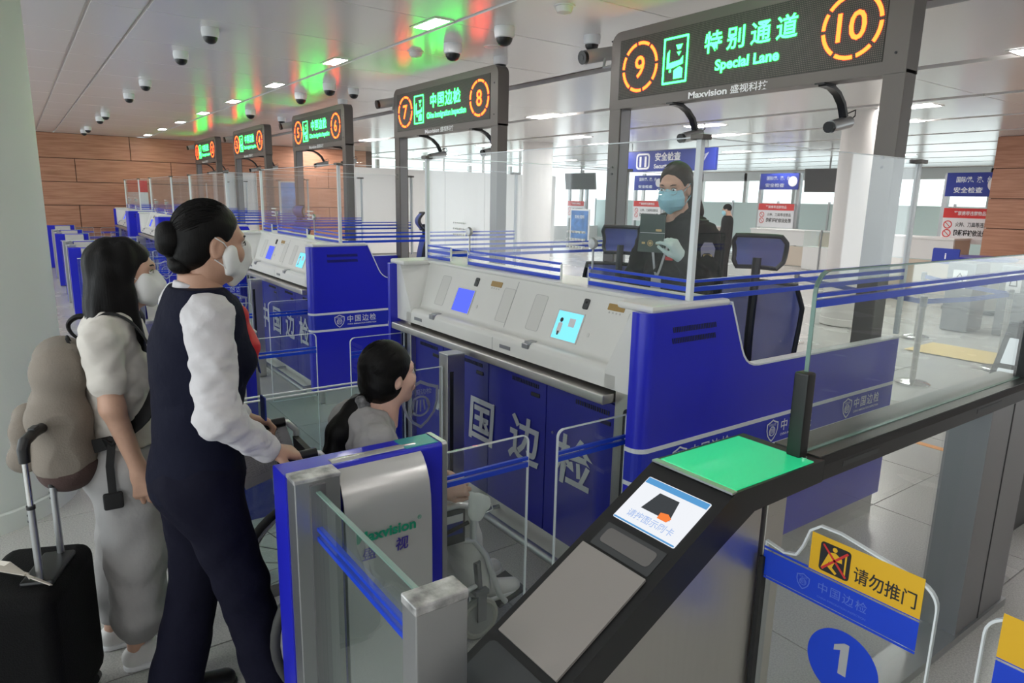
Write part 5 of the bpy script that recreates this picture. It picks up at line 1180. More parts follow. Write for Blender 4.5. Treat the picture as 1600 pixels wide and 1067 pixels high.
# ---- attendant pushing the wheelchair
def attendant():
    r = empty('person', (-2.25, .45, 0), 0, 'attendant in navy waistcoat and white sleeves with hair bun pushing the wheelchair', 'person')
    HT = hT((0, .032, 1.598), 2, -4)
    B = Sdf((-.30, -.25, .0), (.30, .30, 1.52), .010)
    B.cone((0, -.02, 1.50), (0, -.01, 1.38), .050, .060, k=.03); B.cone((-.12, -.02, 1.39), (.12, -.02, 1.39), .055, .055, k=.05); B.cone((0, 0, 1.33), (0, -.005, 1.06), .135, .105, k=.06, flat=.68, side=EY); B.cone((0, -.01, 1.06), (0, -.03, .90), .105, .14, k=.06, flat=.72, side=EY)
    R4, R3, R2 = (.175, -.03, 1.395), (.245, -.035, 1.115), (.165, .125, .960); L4, L3, L2 = (-.175, -.03, 1.395), (-.255, 0, 1.12), (-.185, .135, .965)
    for a, b_, c in ((R4, R3, R2), (L4, L3, L2)): B.chain([a, b_, c], [.046, .037, .026])
    lR = [(.085, -.04, .88), (.090, .030, .50), (.09, .105, .09)]; lL = [(-.085, -.03, .88), (-.085, -.07, .48), (-.085, -.165, .09)]
    for l in (lR, lL): B.chain(l, [.078, .052, .036])
    H1 = Sdf((.05, .05, .82), (.27, .36, 1.03), .0036); H1.chain([R3, R2], [.037, .026]); hand(H1, R2, (-.12, .93, -.36), (-.15, -.35, -.9), -1, (35, 55, 40)); H1.cut((0, .06, 0), (0, -1, 0))
    H2 = Sdf((-.27, .05, .82), (-.05, .36, 1.04), .0036); H2.chain([L3, L2], [.037, .026]); hand(H2, L2, (.12, .93, -.30), (.15, -.35, -.9), 1, (35, 55, 40)); H2.cut((0, .07, 0), (0, -1, 0))
    np_object('body', [B, (head_sdf(), HT), H1, H2], 'skin2', r)
    face_bits(r, HT, False); mask_on(r, HT, 'maskw', 'boat')
    # white shirt
    S = Sdf((-.35, -.16, .92), (.35, .20, 1.50), .0065)
    for s, (a, b_, c) in ((1, (R4, R3, R2)), (-1, (L4, L3, L2))):
        b_ = np.array(b_); a = np.array(a); c = np.array(c); cu = b_ + (c - b_) * .93
        S.cone((s * .10, -.02, 1.395), a, .055, .062, k=.03); S.cone(a, b_, .068, .060, k=.03); S.cone(b_, cu, .060, .042, k=.03); S.cone(b_ + (c - b_) * .86, cu, .042, .041, k=.005)
    S.cone((0, -.022, 1.46), (0, .0, 1.40), .064, .075, k=.02); S.cone((0, .05, 1.41), (0, .085, 1.33), .05, .05, k=.03)
    S.ripple(.004, 60, 75, 85, 1.0); S.ripple(.0022, 130, 110, 150, .4); S.cone((0, -.022, 1.475), (0, -.002, 1.41), .060, .072, k=.01); S.cut((0, 0, 1.463), (0, .35, 1))
    np_object('shirt', [S], 'shirt', r)
    # waistcoat
    V = Sdf((-.26, -.25, .80), (.26, .22, 1.47), .0065)
    V.cone((-.085, -.025, 1.405), (.085, -.025, 1.405), .062, .062, k=.05); V.cone((0, -.012, 1.34), (0, -.028, 1.24), .165, .172, k=.06, flat=.76, side=EY); V.cone((0, -.028, 1.24), (0, -.045, 1.07), .168, .146, k=.05, flat=.80, side=EY); V.cone((0, -.045, 1.07), (0, -.06, .86), .146, .184, k=.05, flat=.80, side=EY)
    for s in (-1, 1): V.ell((s * .065, .075, 1.245), (.056, .048, .055), k=.05); V.ell((s * .225, -.03, 1.375), (.062, .09, .115), k=.02, mode='s')
    V.ripple(.0018, 40, 36, 50, .5); V.ell((0, .02, 1.50), (.075, .10, .085), k=.015, mode='s'); V.cut((0, 0, .845), (0, .18, -1))
    np_object('waistcoat', [V], 'navy', r)
    # trousers
    P = Sdf((-.28, -.36, .03), (.28, .30, 1.02), .008)
    P.cone((0, -.05, .98), (0, -.06, .86), .145, .172, k=.05, flat=.78, side=EY); P.ell((0, -.105, .85), (.13, .09, .10), k=.05)
    P.chain([(.075, -.06, .86), lR[1], (.09, .12, .06)], [.110, .078, .086], k=.04); P.chain([(-.075, -.06, .86), lL[1], (-.085, -.17, .06)], [.110, .080, .090], k=.04)
    P.ripple(.0028, 45, 50, 40, 2.); P.cut((0, 0, .055), (0, 0, -1))
    np_object('trousers', [P], 'navy2', r)
    sneakers(r, 'shoe', 'shoe', (lR[2][0], lR[2][1] + .04), -4, .25, 'ink'); sneakers(r, 'shoe', 'shoe', (lL[2][0], lL[2][1] + .04), 4, .25, 'ink')
    # hair swept into a bun
    A = Sdf((-.11, -.21, -.13), (.11, .12, .16), .0045)
    A.ell((0, -.018, .036), (.083, .099, .096)); A.ell((0, -.055, -.02), (.072, .062, .07), k=.03); A.ell((0, .112, -.038), (.17, .088, .108), k=.015, mode='s'); A.ell((0, .085, -.09), (.16, .105, .09), k=.02, mode='s')
    for s in (-1, 1): A.ell((s * .085, .0, -.018), (.028, .026, .040), k=.012, mode='s')
    A.ripple(.0007, 150, 40, 150, .3)
    U = Sdf((-.09, -.25, -.10), (.09, -.06, .09), .0045); U.ell((0, -.120, .006), (.046, .040, .052)); U.ell((0, -.09, -.07), (.040, .035, .03), k=.02); U.ripple(.0022, 90, 70, 90, 1.2)
    h = np_object('hair', [(A, HT)], 'hair', r); np_object('hair_bun', [(U, HT)], 'hair', h); swept_strands(h, HT, (0, -1, -.1), 5)
    b = MB(); b.lathe([(0, -.003), (.003, 0), (0, .003)], (0, 0, 0), 10); b.v = [HT @ Vector((v[0] + .086, v[1] - .004, v[2] - .046)) for v in b.v]; b.build('earring', 'chrome', r, smooth=True)
    # lanyard and scarf
    b = MB(); b.strip([(-.03, -.085, 1.452), (.04, -.080, 1.452), (.078, -.035, 1.448), (.080, .02, 1.43), (.066, .075, 1.38), (.05, .12, 1.30), (.03, .145, 1.18)], [(0, 0, 1), (0, 0, 1), (.3, 0, 1), (.7, 0, .7), (1, 0, .2), (1, 0, 0), (1, 0, 0)], .018, .003); b.build('lanyard', 'lany', r, smooth=True)
    C = Sdf((-.08, .02, 1.13), (.12, .21, 1.46), .005); C.cone((.05, .060, 1.415), (.05, .095, 1.375), .014, .020, k=.02); C.cone((.05, .098, 1.375), (.07, .115, 1.28), .018, .030, k=.02, flat=.5, side=(.6, 1, .2)); C.cone((.07, .115, 1.28), (.075, .125, 1.245), .030, .010, k=.02, flat=.5, side=(.6, 1, .2)); C.ripple(.0025, 70, 60, 60, .2)
    np_object('neck_scarf', [C], 'redscarf', r)
    b = MB(); b.rbox((.01, .145, 1.02), (.06, .152, 1.10), .003); b.build('badge', 'lany', r)
attendant()

# ---- passenger with backpack
def passenger():
    r = empty('person', (-2.72, .24, 0), R_(-4), 'long-haired passenger in cream T-shirt and grey sweatpants wearing a white mask', 'person')
    HT = hT((.0, .055, 1.468), -8, 2, 0, .97)
    B = Sdf((-.30, -.25, .0), (.30, .25, 1.40), .010)
    B.cone((0, .02, 1.38), (0, 0, 1.27), .048, .056, k=.03); B.cone((-.11, -.02, 1.275), (.11, -.02, 1.275), .05, .05, k=.05); B.cone((0, 0, 1.22), (0, 0, .98), .125, .105, k=.06, flat=.68, side=EY); B.cone((0, 0, .98), (0, -.02, .84), .105, .13, k=.06, flat=.74, side=EY)
    R4, R3, R2 = (.16, -.045, 1.265), (.205, -.03, 1.045), (.185, .03, .805); L4, L3, L2 = (-.16, -.03, 1.265), (-.20, 0, 1.03), (-.17, .09, .82)
    B.chain([L4, L3, L2], [.043, .036, .025]); lR = [(.08, -.02, .82), (.09, 0, .45), (.09, -.03, .08)]; lL = [(-.08, -.02, .82), (-.09, -.02, .45), (-.09, -.10, .08)]
    for l in (lR, lL): B.chain(l, [.075, .05, .034])
    H1 = Sdf((.09, -.12, .60), (.30, .14, 1.20), .0042); H1.chain([R4, R3, R2], [.045, .037, .025]); hand(H1, R2, (-.02, .10, -1), (-.95, .25, 0), -1, (18, 28, 22), ((.75, .55, .3), (.95, .2, .25), (1, .05, .2))); H1.cut((0, 0, 1.195), (0, 0, 1))
    H2 = Sdf((-.30, -.05, .62), (-.08, .2, .9), .005); hand(H2, L2, (.05, .15, -1), (.95, .2, 0), 1, (20, 30, 25))
    np_object('body', [B, (head_sdf(), HT), H1, H2], 'skin', r)
    face_bits(r, HT, False); mask_on(r, HT, 'maskw', 'cup')
    S = Sdf((-.29, -.20, .82), (.29, .22, 1.36), .0065)
    S.cone((-.10, -.02, 1.285), (.10, -.02, 1.285), .055, .055, k=.05); S.cone((0, 0, 1.22), (0, 0, 1.08), .148, .150, k=.06, flat=.72, side=EY); S.cone((0, 0, 1.08), (0, 0, .86), .15, .16, k=.05, flat=.76, side=EY)
    for s, a, b_ in ((1, R4, R3), (-1, L4, L3)):
        a, b_ = np.array(a), np.array(b_); S.cone((s * .10, -.02, 1.275), a, .054, .058, k=.03); S.cone(a, a + (b_ - a) * .60, .059, .060, k=.02); S.ell((s * .06, .085, 1.12), (.05, .04, .05), k=.05)
    S.ripple(.0035, 50, 60, 65, 1.7); S.ripple(.0015, 120, 110, 140, .4); S.cut((0, 0, .865), (0, .05, -1)); d = np.array(R3) - np.array(R4)
    S.ell((0, .03, 1.36), (.07, .085, .07), k=.012, mode='s')
    np_object('t_shirt', [S], 'tee', r)
    P = Sdf((-.27, -.28, .08), (.27, .22, .93), .008)
    P.cone((0, -.01, .90), (0, -.02, .80), .135, .165, k=.05, flat=.78, side=EY); P.ell((0, -.06, .80), (.12, .085, .10), k=.05)
    P.chain([(.078, -.02, .79), lR[1], (.095, -.01, .22), (.09, -.02, .13)], [.110, .098, .092, .05], k=.03); P.chain([(-.078, -.02, .79), lL[1], (-.09, -.07, .22), (-.09, -.09, .13)], [.110, .098, .092, .05], k=.03)
    P.ripple(.0045, 38, 45, 34, .9); P.cut((0, 0, .115), (0, 0, -1))
    np_object('sweatpants', [P], 'sweat', r)
    for l in (lR, lL):
        o, T = sneakers(r, 'sneaker', 'sneaker', (l[2][0], l[2][1] + .035), -3, .25)
        for k in range(4):
            b = MB(); b.tube([T @ Vector((-.022, .03 + .018 * k, .098 - .011 * k)), T @ Vector((0, .034 + .018 * k, .104 - .012 * k)), T @ Vector((.022, .03 + .018 * k, .098 - .011 * k))], .003, 5); b.build('lace', 'whitep', o)
    A = Sdf((-.15, -.22, -.46), (.15, .13, .16), .0055)
    A.ell((0, -.016, .036), (.086, .102, .097)); A.ell((0, .115, -.035), (.066, .085, .098), k=.02, mode='s')
    A.chain([(0, -.08, .02), (0, -.095, -.12), (-.005, -.105, -.26), (0, -.11, -.34)], [.082, .082, .072, .035], k=.04, flat=.55, side=EY)
    for s in (-1, 1): A.chain([(s * .066, -.01, .03), (s * .072, -.012, -.08), (s * .078, -.005, -.18), (s * .075, .015, -.33)], [.030, .030, .028, .014], k=.03)
    A.chain([(.078, -.06, -.02), (.085, -.07, -.16), (.08, -.08, -.32)], [.035, .038, .02], k=.03)
    A.chain([(.05, -.09, -.10), (.085, -.10, -.24), (.05, -.13, -.37)], [.04, .034, .010], k=.02); A.chain([(.06, .0, -.06), (.082, .01, -.22), (.07, .045, -.40)], [.03, .024, .008], k=.02); A.chain([(-.02, -.11, -.2), (0, -.15, -.33), (.02, -.16, -.42)], [.05, .03, .008], k=.02)
    A.ripple(.0032, 105, 90, 9, .6)
    h = np_object('hair', [(A, HT)], 'hair', r)
    rr = random.Random(3); b = MB()
    for k in range(150):
        a = R_(rr.uniform(-15, 200)); x0, y0 = .083 * math.cos(a), -.012 - .094 * math.sin(a); ln = rr.uniform(.30, .46); w = rr.uniform(-.012, .016)
        pts = [(x0 * .55, y0 * .5 - .01, .118), (x0 * 1.0, y0, .05), (x0 * 1.06, y0 * 1.10 - .005, -.08), (x0 * 1.02 + w, y0 * 1.18 - .012 + w, -.08 - (ln - .1) * .5), (x0 * .85 + 2 * w, y0 * 1.15 - .02 + 1.5 * w, .02 - ln)]
        b.tube([HT @ Vector(p) for p in pts], [.002, .0035, .004, .0035, .001], 5)
    b.build('hair_strands', 'hair', h, smooth=True, kind='stuff')
    cp = spline([HT @ Vector(p) for p in ((.02, -.11, -.15), (.0, -.17, -.145), (-.02, -.205, -.175), (-.01, -.19, -.215), (.02, -.13, -.25))], 5); b = MB(); b.tube(cp, [.012 - .009 * k / len(cp) for k in range(len(cp))], 8); b.build('hair_curl', 'hair', h, smooth=True)
    # backpack: a thing of its own
    q = empty('backpack', (-2.72, .24, 0), R_(-4), 'taupe canvas backpack with brown base on the passenger in grey sweatpants', 'backpack')
    K = Sdf((-.20, -.34, .74), (.20, -.04, 1.30), .007)
    K.cone((-.10, -.17, 1.16), (.10, -.17, 1.16), .085, .085, k=.05); K.cone((-.11, -.185, 1.0), (.11, -.185, 1.0), .098, .098, k=.06); K.cone((-.115, -.18, .87), (.115, -.18, .87), .095, .095, k=.06); K.ripple(.004, 17, 20, 19, .3); K.cut((0, -.085, 1), (0, 1, 0)); K.cut((0, 0, .83), (0, 0, -1))
    bag = np_object('bag', [K], 'taupe', q)
    K = Sdf((-.20, -.32, .70), (.20, -.05, .92), .007); K.cone((-.11, -.175, .845), (.11, -.175, .845), .094, .094, k=.05); K.cut((0, 0, .835), (0, .25, 1)); K.cut((0, -.083, 1), (0, 1, 0)); np_object('base_patch', [K], 'taupe2', bag)
    K = Sdf((-.18, -.40, .80), (.18, -.20, 1.10), .006); K.cone((-.09, -.285, .97), (.09, -.285, .97), .045, .045, k=.04); K.cone((-.095, -.29, .88), (.095, -.29, .88), .05, .05, k=.04); K.ripple(.003, 25, 20, 23, 1.); np_object('front_pocket', [K], 'taupe', bag)
    b = MB(); b.tube([(-.035, -.13, 1.225), (-.025, -.14, 1.255), (.025, -.14, 1.255), (.035, -.13, 1.225)], .005, 8); b.build('grab_loop', 'strap', bag, smooth=True)
    for s in (-1, 1):
        b = MB(); sp_ = spline([(s * .10, -.10, 1.20), (s * .10, -.078, 1.30), (s * .105, -.02, 1.348), (s * .115, .05, 1.315), (s * .135, .10, 1.22), (s * .15, .105, 1.10), (s * .165, .06, .99), (s * .162, -.04, .92), (s * .14, -.12, .90)], 4); sd_ = [(1, 0, 0)] * 5 + [(1, .3, 0), (.6, 1, 0), (.3, 1, .4), (.2, .6, 1)]; b.strip(sp_, [tuple(Vector(sd_[min(i // 4, 8)]).lerp(Vector(sd_[min(i // 4 + 1, 8)]), (i % 4) / 4)) for i in range(len(sp_))], .046, .007); sp = b.build('shoulder_strap', 'strap', q, smooth=True)
        b = MB(); b.strip([(s * .165, -.04, .93), (s * .190, -.055, .84), (s * .203, -.055, .74)], (0, 1, 0), .025, .003); b.build('strap_end', 'strap', sp)
    b = MB(); b.rbox((.192, -.085, .69), (.212, -.025, .75), .008); b.build('strap_buckle', 'strap', q, smooth=True)
passenger()

# ---- woman seated in the wheelchair
def seated():
    r = empty('person', (-2.27, .84, 0), R_(-6), 'dark-haired seated woman with ponytail and grey blouse in the wheelchair', 'person')
    HT = hT((.01, .225, 1.108), 4, 3, 0, .98)
    B = Sdf((-.30, -.12, .04), (.30, .72, 1.04), .010)
    B.cone((0, .185, 1.02), (0, .14, .90), .048, .056, k=.03); B.cone((-.11, .13, .91), (.11, .13, .91), .05, .05, k=.05); B.cone((0, .12, .86), (0, .06, .62), .125, .11, k=.06, flat=.7, side=EY); B.cone((0, .05, .62), (0, .06, .56), .12, .14, k=.05)
    R4, R3, R2 = (.165, .12, .895), (.225, .16, .655), (.215, .335, .705); L4, L3, L2 = (-.165, .12, .895), (-.225, .2, .66), (.06, .40, .70)
    for a in ((R4, R3, R2), (L4, L3, L2)): B.chain(a, [.043, .036, .026])
    lR = [(.072, .06, .545), (.080, .46, .550), (.085, .56, .17)]; lL = [(-.072, .06, .545), (-.080, .46, .550), (-.085, .56, .17)]
    for l in (lR, lL): B.chain(l, [.078, .055, .036])
    H1 = Sdf((.10, .26, .60), (.38, .58, .84), .0034); H1.chain([R3, R2], [.036, .026]); hand(H1, R2, (.22, .95, .12), (-.75, .15, -.65), -1, (50, 62, 40), ((.7, .35, .6), (.9, .0, .5), (.9, -.1, .5))); H1.cut((0, .28, 0), (0, -1, 0))
    H2 = Sdf((-.02, .30, .58), (.32, .60, .84), .0036); hand(H2, L2, (.9, .35, .1), (.1, -.6, -.7), 1, (50, 60, 40))
    np_object('body', [B, (head_sdf(), HT), H1, H2], 'skin3', r)
    face_bits(r, HT, True)
    S = Sdf((-.33, -.06, .50), (.33, .46, 1.02), .0065)
    S.cone((-.10, .125, .92), (.10, .125, .92), .056, .056, k=.05); S.cone((0, .12, .86), (0, .07, .62), .158, .152, k=.06, flat=.78, side=EY); S.cone((0, .06, .62), (0, .08, .56), .152, .165, k=.04, flat=.85, side=EY)
    for s, (a, b_, c) in ((1, (R4, R3, R2)), (-1, (L4, L3, L2))):
        a, b_, c = map(np.array, (a, b_, c)); S.cone((s * .10, .125, .905), a, .056, .066, k=.03); S.cone(a, b_, .070, .066, k=.03); S.cone(b_, b_ + (c - b_) * .86, .062, .046, k=.03)
    S.ripple(.004, 55, 60, 70, .4); S.ripple(.002, 120, 110, 140, .4); S.ell((0, .17, 1.0), (.066, .08, .07), k=.012, mode='s'); S.cut((0, 0, .53), (0, 0, -1))
    np_object('blouse', [S], 'topgrey', r)
    P = Sdf((-.28, -.10, .13), (.28, .72, .70), .008)
    P.cone((-.05, .06, .555), (.05, .06, .555), .12, .12, k=.05)
    for l in (lR, lL): P.chain([l[0], l[1], (l[2][0], l[2][1] - .01, .20)], [.090, .076, .070], k=.04)
    P.ripple(.0035, 50, 45, 50, .2); P.cut((0, 0, .175), (0, 0, -1))
    np_object('trousers', [P], 'pantsw', r)
    for l in (lR, lL):
        o, T = sneakers(r, 'sneaker', 'sneaker', (l[2][0], l[2][1] + .05), 0, .24); 
        for ch in [o] + list(o.children):
            ch.data.transform(Matrix.Translation((0, 0, .115)))
    A = Sdf((-.11, -.17, -.16), (.11, .12, .16), .0045)
    A.ell((0, -.018, .036), (.085, .101, .097)); A.ell((0, -.055, -.03), (.068, .062, .075), k=.03); A.ell((0, -.03, -.03), (.082, .078, .072), k=.03); A.ell((0, .118, -.04), (.074, .075, .095), k=.015, mode='s'); A.ell((0, .092, -.10), (.12, .085, .075), k=.02, mode='s')
    for s in (-1, 1): A.ell((s * .088, .006, -.028), (.026, .020, .03), k=.010, mode='s')
    A.ripple(.0011, 110, 30, 110, .8)
    h = np_object('hair', [(A, HT)], 'hair', r)
    U = Sdf((-.08, -.34, -.38), (.14, -.05, -.03), .0055); U.chain([(0, -.10, -.075), (.01, -.16, -.11), (.03, -.215, -.17), (.05, -.255, -.26), (.055, -.265, -.33)], [.028, .032, .046, .040, .012], k=.03); U.ripple(.002, 120, 100, 12, .5)
    np_object('ponytail', [(U, HT)], 'hair', h); swept_strands(h, HT, (0, -1, -.6), 9)
    U = Sdf((-.08, -.19, -.15), (.08, -.07, -.03), .005); U.cone((-.016, -.13, -.095), (.016, -.13, -.095), .034, .034, k=.02); U.ripple(.0045, 110, 130, 120, .9); np_object('hair_scrunchie', [(U, HT)], 'scrunch', h)
    q = empty('face_mask', (-2.27, .84, 0), R_(-6), 'white face mask dangling from the hand of the seated woman', 'mask')
    U = Sdf((.13, .36, .54), (.36, .58, .78), .0045); U.cone((.250, .445, .69), (.258, .478, .640), .008, .026, k=.015, flat=.3, side=(1, -.2, 0)); U.cone((.258, .478, .640), (.254, .468, .605), .026, .032, k=.015, flat=.3, side=(1, -.2, 0)); U.ripple(.0012, 60, 140, 20, .2)
    np_object('mask_cloth', [U], 'maskw', q)
    b = MB(); b.tube([(.257, .495, .635), (.262, .525, .632), (.265, .53, .610), (.258, .505, .600), (.255, .49, .608)], .002, 6); b.build('ear_loop', 'maskw', q, smooth=True)
seated()

# ---- officer behind the counter
def officer():
    r = empty('person', (-2.50, 2.90, .28), R_(180), 'officer in black uniform with glasses, blue mask and gloves reading a passport', 'person')
    HT = hT((.0, .045, 1.545), 16, -11, 0, 1.0)
    B = Sdf((-.34, -.22, .0), (.34, .48, 1.48), .010)
    B.cone((0, .01, 1.45), (0, -.01, 1.33), .05, .06, k=.03); B.cone((-.12, -.01, 1.315), (.12, -.01, 1.315), .05, .05, k=.05); B.cone((0, 0, 1.25), (0, 0, .95), .13, .115, k=.06, flat=.7, side=EY)
    L4, L3, L2 = (-.185, .0, 1.285), (-.29, .09, 1.055), (-.275, .275, 1.20); R4, R3, R2 = (.185, .0, 1.285), (.25, .05, 1.03), (.17, .24, .96)
    for a in ((R4, R3, R2), (L4, L3, L2)): B.chain(a, [.045, .037, .026])
    for s in (-1, 1): B.chain([(s * .085, 0, .88), (s * .09, 0, .46), (s * .09, -.02, .05)], [.08, .052, .036])
    np_object('body', [B, (head_sdf(), HT)], 'skin', r); face_bits(r, HT, False, 'hair2'); mask_on(r, HT, 'maskb', 'pleat')
    G = Sdf((-.40, .18, 1.06), (-.12, .46, 1.40), .0036); G.cone(np.array(L2) - (np.array(L2) - np.array(L3)) * .25, L2, .032, .029); hand(G, L2, (.25, .55, .80), (.85, .10, -.3), 1, ((30, 30, 15), (35, 40, 20), (42, 50, 30), (50, 55, 40)), ((.75, .35, .35), (.9, .0, .5), (.9, -.1, .5)), 1.05); np_object('glove', [G], 'glove', r)
    G = Sdf((.04, .16, .86), (.28, .42, 1.06), .0045); hand(G, R2, (-.35, .9, -.1), (-.3, 0, -.9), -1, (25, 30, 20), None, 1.05); np_object('glove', [G], 'glove', r)
    S = Sdf((-.40, -.24, .74), (.40, .36, 1.42), .007)
    S.cone((-.12, -.01, 1.325), (.12, -.01, 1.325), .062, .062, k=.05); S.cone((0, 0, 1.26), (0, 0, 1.05), .175, .172, k=.06, flat=.76, side=EY); S.cone((0, 0, 1.05), (0, 0, .78), .172, .185, k=.05, flat=.78, side=EY)
    for s, (a, b_, c) in ((1, (R4, R3, R2)), (-1, (L4, L3, L2))):
        a, b_, c = map(np.array, (a, b_, c)); S.cone((s * .11, 0, 1.315), a, .062, .072, k=.03); S.cone(a, b_, .076, .068, k=.03); S.cone(b_, b_ + (c - b_) * .90, .066, .050, k=.03)
    S.ripple(.005, 50, 55, 60, .7); S.ripple(.002, 110, 110, 130, .4); S.ell((0, .045, 1.43), (.058, .075, .09), k=.012, mode='s'); S.cut((0, 0, .77), (0, 0, -1))
    np_object('jacket', [S], 'uniform', r)
    C = Sdf((-.11, -.11, 1.30), (.11, .13, 1.46), .005); C.cone((0, -.01, 1.385), (0, .0, 1.345), .072, .085, k=.02); C.ell((0, .05, 1.42), (.050, .085, .09), k=.01, mode='s'); np_object('collar', [C], 'uniform', r)
    P = Sdf((-.28, -.18, .02), (.28, .18, .90), .010); P.cone((0, 0, .86), (0, 0, .80), .15, .165, k=.05, flat=.78, side=EY)
    for s in (-1, 1): P.chain([(s * .08, 0, .80), (s * .09, 0, .46), (s * .09, -.02, .05)], [.11, .08, .08], k=.04)
    np_object('trousers', [P], 'uniform', r)
    for s in (-1, 1): sneakers(r, 'shoe', 'shoe', (s * .09, .02), 0, .26, 'ink')
    A = Sdf((-.11, -.19, -.16), (.11, .12, .16), .0045); A.ell((0, -.018, .034), (.083, .099, .095)); A.ell((0, -.06, -.03), (.066, .058, .07), k=.03); A.ell((0, .112, -.026), (.15, .084, .112), k=.015, mode='s'); A.ell((0, .09, -.08), (.15, .10, .085), k=.02, mode='s')
    for s in (-1, 1): A.ell((s * .08, .004, -.02), (.03, .024, .04), k=.012, mode='s')
    A.ripple(.0009, 120, 40, 120, 1.8); h = np_object('hair', [(A, HT)], 'hair2', r); swept_strands(h, HT, (0, -1, -.1), 8, 'hair2')
    U = Sdf((-.12, -.22, -.30), (.08, -.05, .05), .006); U.chain([(0, -.10, .0), (-.03, -.15, -.04), (-.04, -.15, -.16), (-.03, -.12, -.27)], [.03, .036, .045, .015], k=.03); U.ripple(.002, 110, 100, 12, .5); np_object('ponytail', [(U, HT)], 'hair2', h)
    b = MB()
    for s in (-1, 1):
        b.tube([HT @ Vector((s * .034 + .021 * math.cos(2 * math.pi * k / 20), .104 - .004 * abs(math.cos(2 * math.pi * k / 20)), -.006 + .016 * math.sin(2 * math.pi * k / 20))) for k in range(20)], .0013, 6, closed=True); b.tube([HT @ Vector(p) for p in ((s * .055, .100, .0), (s * .076, .06, .002), (s * .081, -.01, .004))], .0013, 6)
    b.tube([HT @ Vector((-.013, .106, -.003)), HT @ Vector((0, .109, .0)), HT @ Vector((.013, .106, -.003))], .0013, 6); b.build('eyeglasses', 'chrome', r, kind='stuff')
    for s in (-1, 1):
        b = MB(); b.strip([(s * .06, -.06, 1.392), (s * .072, .05, 1.37), (s * .055, .135, 1.25), (s * .02, .145, 1.12), (0, .147, 1.07)], [(.3, 0, 1), (1, 0, .3), (1, 0, 0), (1, 0, 0), (1, 0, 0)], .014, .003); b.build('lanyard', 'lanyg', r, smooth=True)
    b = MB(); b.rbox((-.035, .146, .96), (.035, .153, 1.07), .004); b.build('id_card', 'paper', r)
    b = MB(); b.prism([(-.03, -.04), (.03, -.04), (.036, .02), (.02, .05), (-.02, .05), (-.036, .02)], (-.273, .083, 1.224), (-.7, -.7, 0), (.07, -.07, .99), (-.7, .7, .1), .004); p = b.build('sleeve_patch', 'patch', r)
    b = MB(); b.prism([(-.02, -.03), (.02, -.03), (.022, -.01), (-.022, -.01)], (-.277, .087, 1.224), (-.7, -.7, 0), (.07, -.07, .99), (-.7, .7, .1), .003); b.build('patch_print', 'gold', p)
    b = MB(); b.prism(rrect(.05, .018, .002, 2, -.10, 1.17), (0, .14, 0), EX, EZ, EY, .004); b.build('breast_badge', 'redprint', r)
    for s in (-1, 1):
        b = MB(); b.obox((s * .13, .0, 1.388), ((1, 0, -.25 * s), EY, (.25 * s, 0, 1)), (.05, .028, .004)); b.build('shoulder_board', 'ink', r)
    q = empty('passport', (-2.335, 2.52, 1.60), R_(18), 'open dark green passport held in the gloved hand of the officer', 'passport')
    b = MB(); b.obox((0, .004, .045), (EX, EY, EZ), (.066, .003, .044)); b.build('upper_cover', 'passport', q); b = MB(); b.obox((0, -.004, -.048), (EX, (0, 1, -.12), (0, .12, 1)), (.066, .003, .046)); k = b.build('lower_cover', 'passport', q); box('page_edge', (-.064, .003, -.09), (.064, .009, .085), 'paper', q)
    b = MB(); b.ringprism(circ(.015, 20, 0, -.05), circ(.012, 20, 0, -.05), (0, -.013, 0), EX, EZ, (0, 1, 0), .001); b.box((-.045, -.0125, -.055), (-.028, -.0115, -.045)); b.box((.028, -.0125, -.055), (.045, -.0115, -.045)); b.prism(circ(.008, 16, 0, -.05), (0, -.013, 0), EX, EZ, (0, 1, 0), .001); b.build('gold_crest', 'gold', k, kind='stuff')
    b = MB(); b.box((.02, -.0005, .008), (.05, .001, .018)); b.build('gold_title', 'gold', q)
officer()
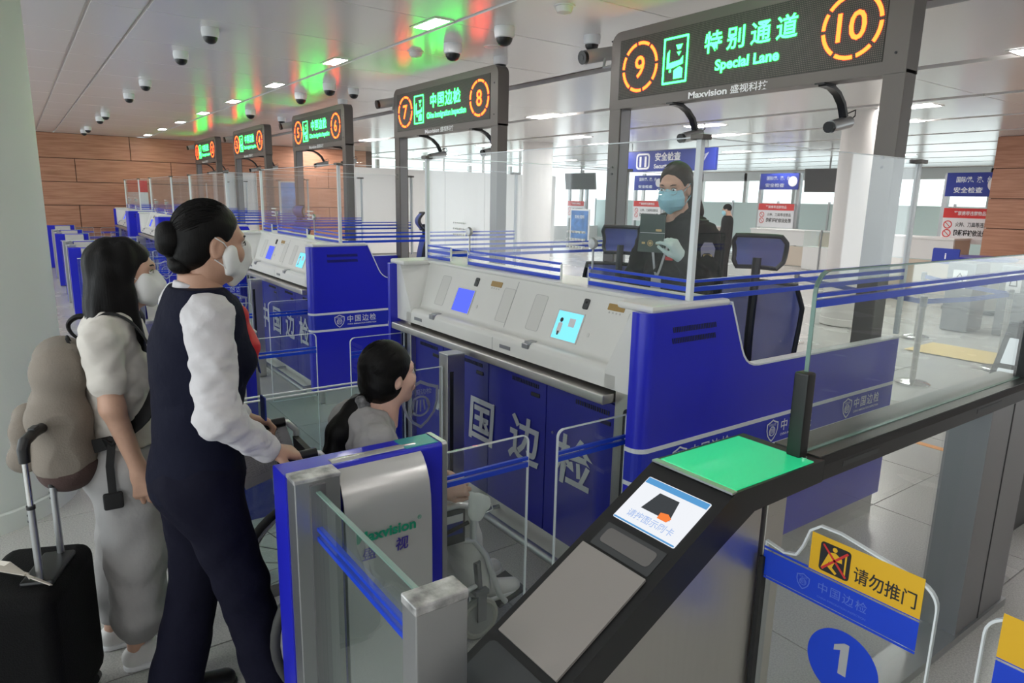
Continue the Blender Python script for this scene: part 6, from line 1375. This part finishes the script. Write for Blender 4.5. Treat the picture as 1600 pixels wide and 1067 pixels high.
def far_officer():
    r = empty('person', (-9.8, 13.0, 0), R_(115), 'distant officer in dark uniform standing by the security desk', 'person')
    HT = hT((0, .03, 1.60), 0, -14); B = Sdf((-.32, -.22, 0), (.32, .30, 1.52), .014)
    B.cone((0, 0, 1.5), (0, -.01, 1.38), .05, .06, k=.03); B.cone((0, 0, 1.3), (0, 0, .95), .14, .12, k=.06, flat=.7, side=EY)
    for s in (-1, 1): B.chain([(s * .18, 0, 1.36), (s * .23, .03, 1.1), (s * .17, .2, .98)], [.05, .04, .03]); B.chain([(s * .09, 0, .9), (s * .09, .02, .48), (s * .09, 0, .05)], [.08, .055, .04])
    H = Sdf((.08, .12, .88), (.28, .34, 1.08), .006); hand(H, (.17, .2, .98), (-.2, .9, -.2), (-.9, 0, -.3), -1); H2 = Sdf((-.28, .12, .88), (-.08, .34, 1.08), .006); hand(H2, (-.17, .2, .98), (.2, .9, -.2), (.9, 0, -.3), 1)
    np_object('body', [B, (head_sdf(.007), HT), H, H2], 'skin', r); face_bits(r, HT, False); mask_on(r, HT, 'maskb', 'cup')
    S = Sdf((-.34, -.22, .80), (.34, .26, 1.48), .012); S.cone((-.12, 0, 1.40), (.12, 0, 1.40), .065, .065, k=.05); S.cone((0, 0, 1.33), (0, 0, .86), .18, .175, k=.06, flat=.72, side=EY)
    for s in (-1, 1): S.chain([(s * .18, 0, 1.37), (s * .235, .03, 1.1), (s * .18, .17, .99)], [.075, .068, .05], k=.03)
    S.ell((0, .04, 1.5), (.06, .08, .09), k=.01, mode='s'); np_object('jacket', [S], 'uniform', r)
    P = Sdf((-.28, -.18, .02), (.28, .18, .96), .012); P.cone((0, 0, .92), (0, 0, .85), .15, .165, k=.05, flat=.78, side=EY)
    for s in (-1, 1): P.chain([(s * .08, 0, .85), (s * .09, .01, .46), (s * .09, 0, .05)], [.11, .08, .08], k=.04)
    np_object('trousers', [P], 'uniform', r)
    for s in (-1, 1): sneakers(r, 'shoe', 'shoe', (s * .09, .03), 0, .26, 'ink')
    A = Sdf((-.11, -.15, -.10), (.11, .12, .16), .007); A.ell((0, -.018, .036), (.081, .098, .095)); A.ell((0, .108, -.03), (.085, .075, .095), k=.015, mode='s'); A.cut((0, 0, -.06), (0, 0, -1)); np_object('hair', [(A, HT)], 'hair', r)
far_officer()
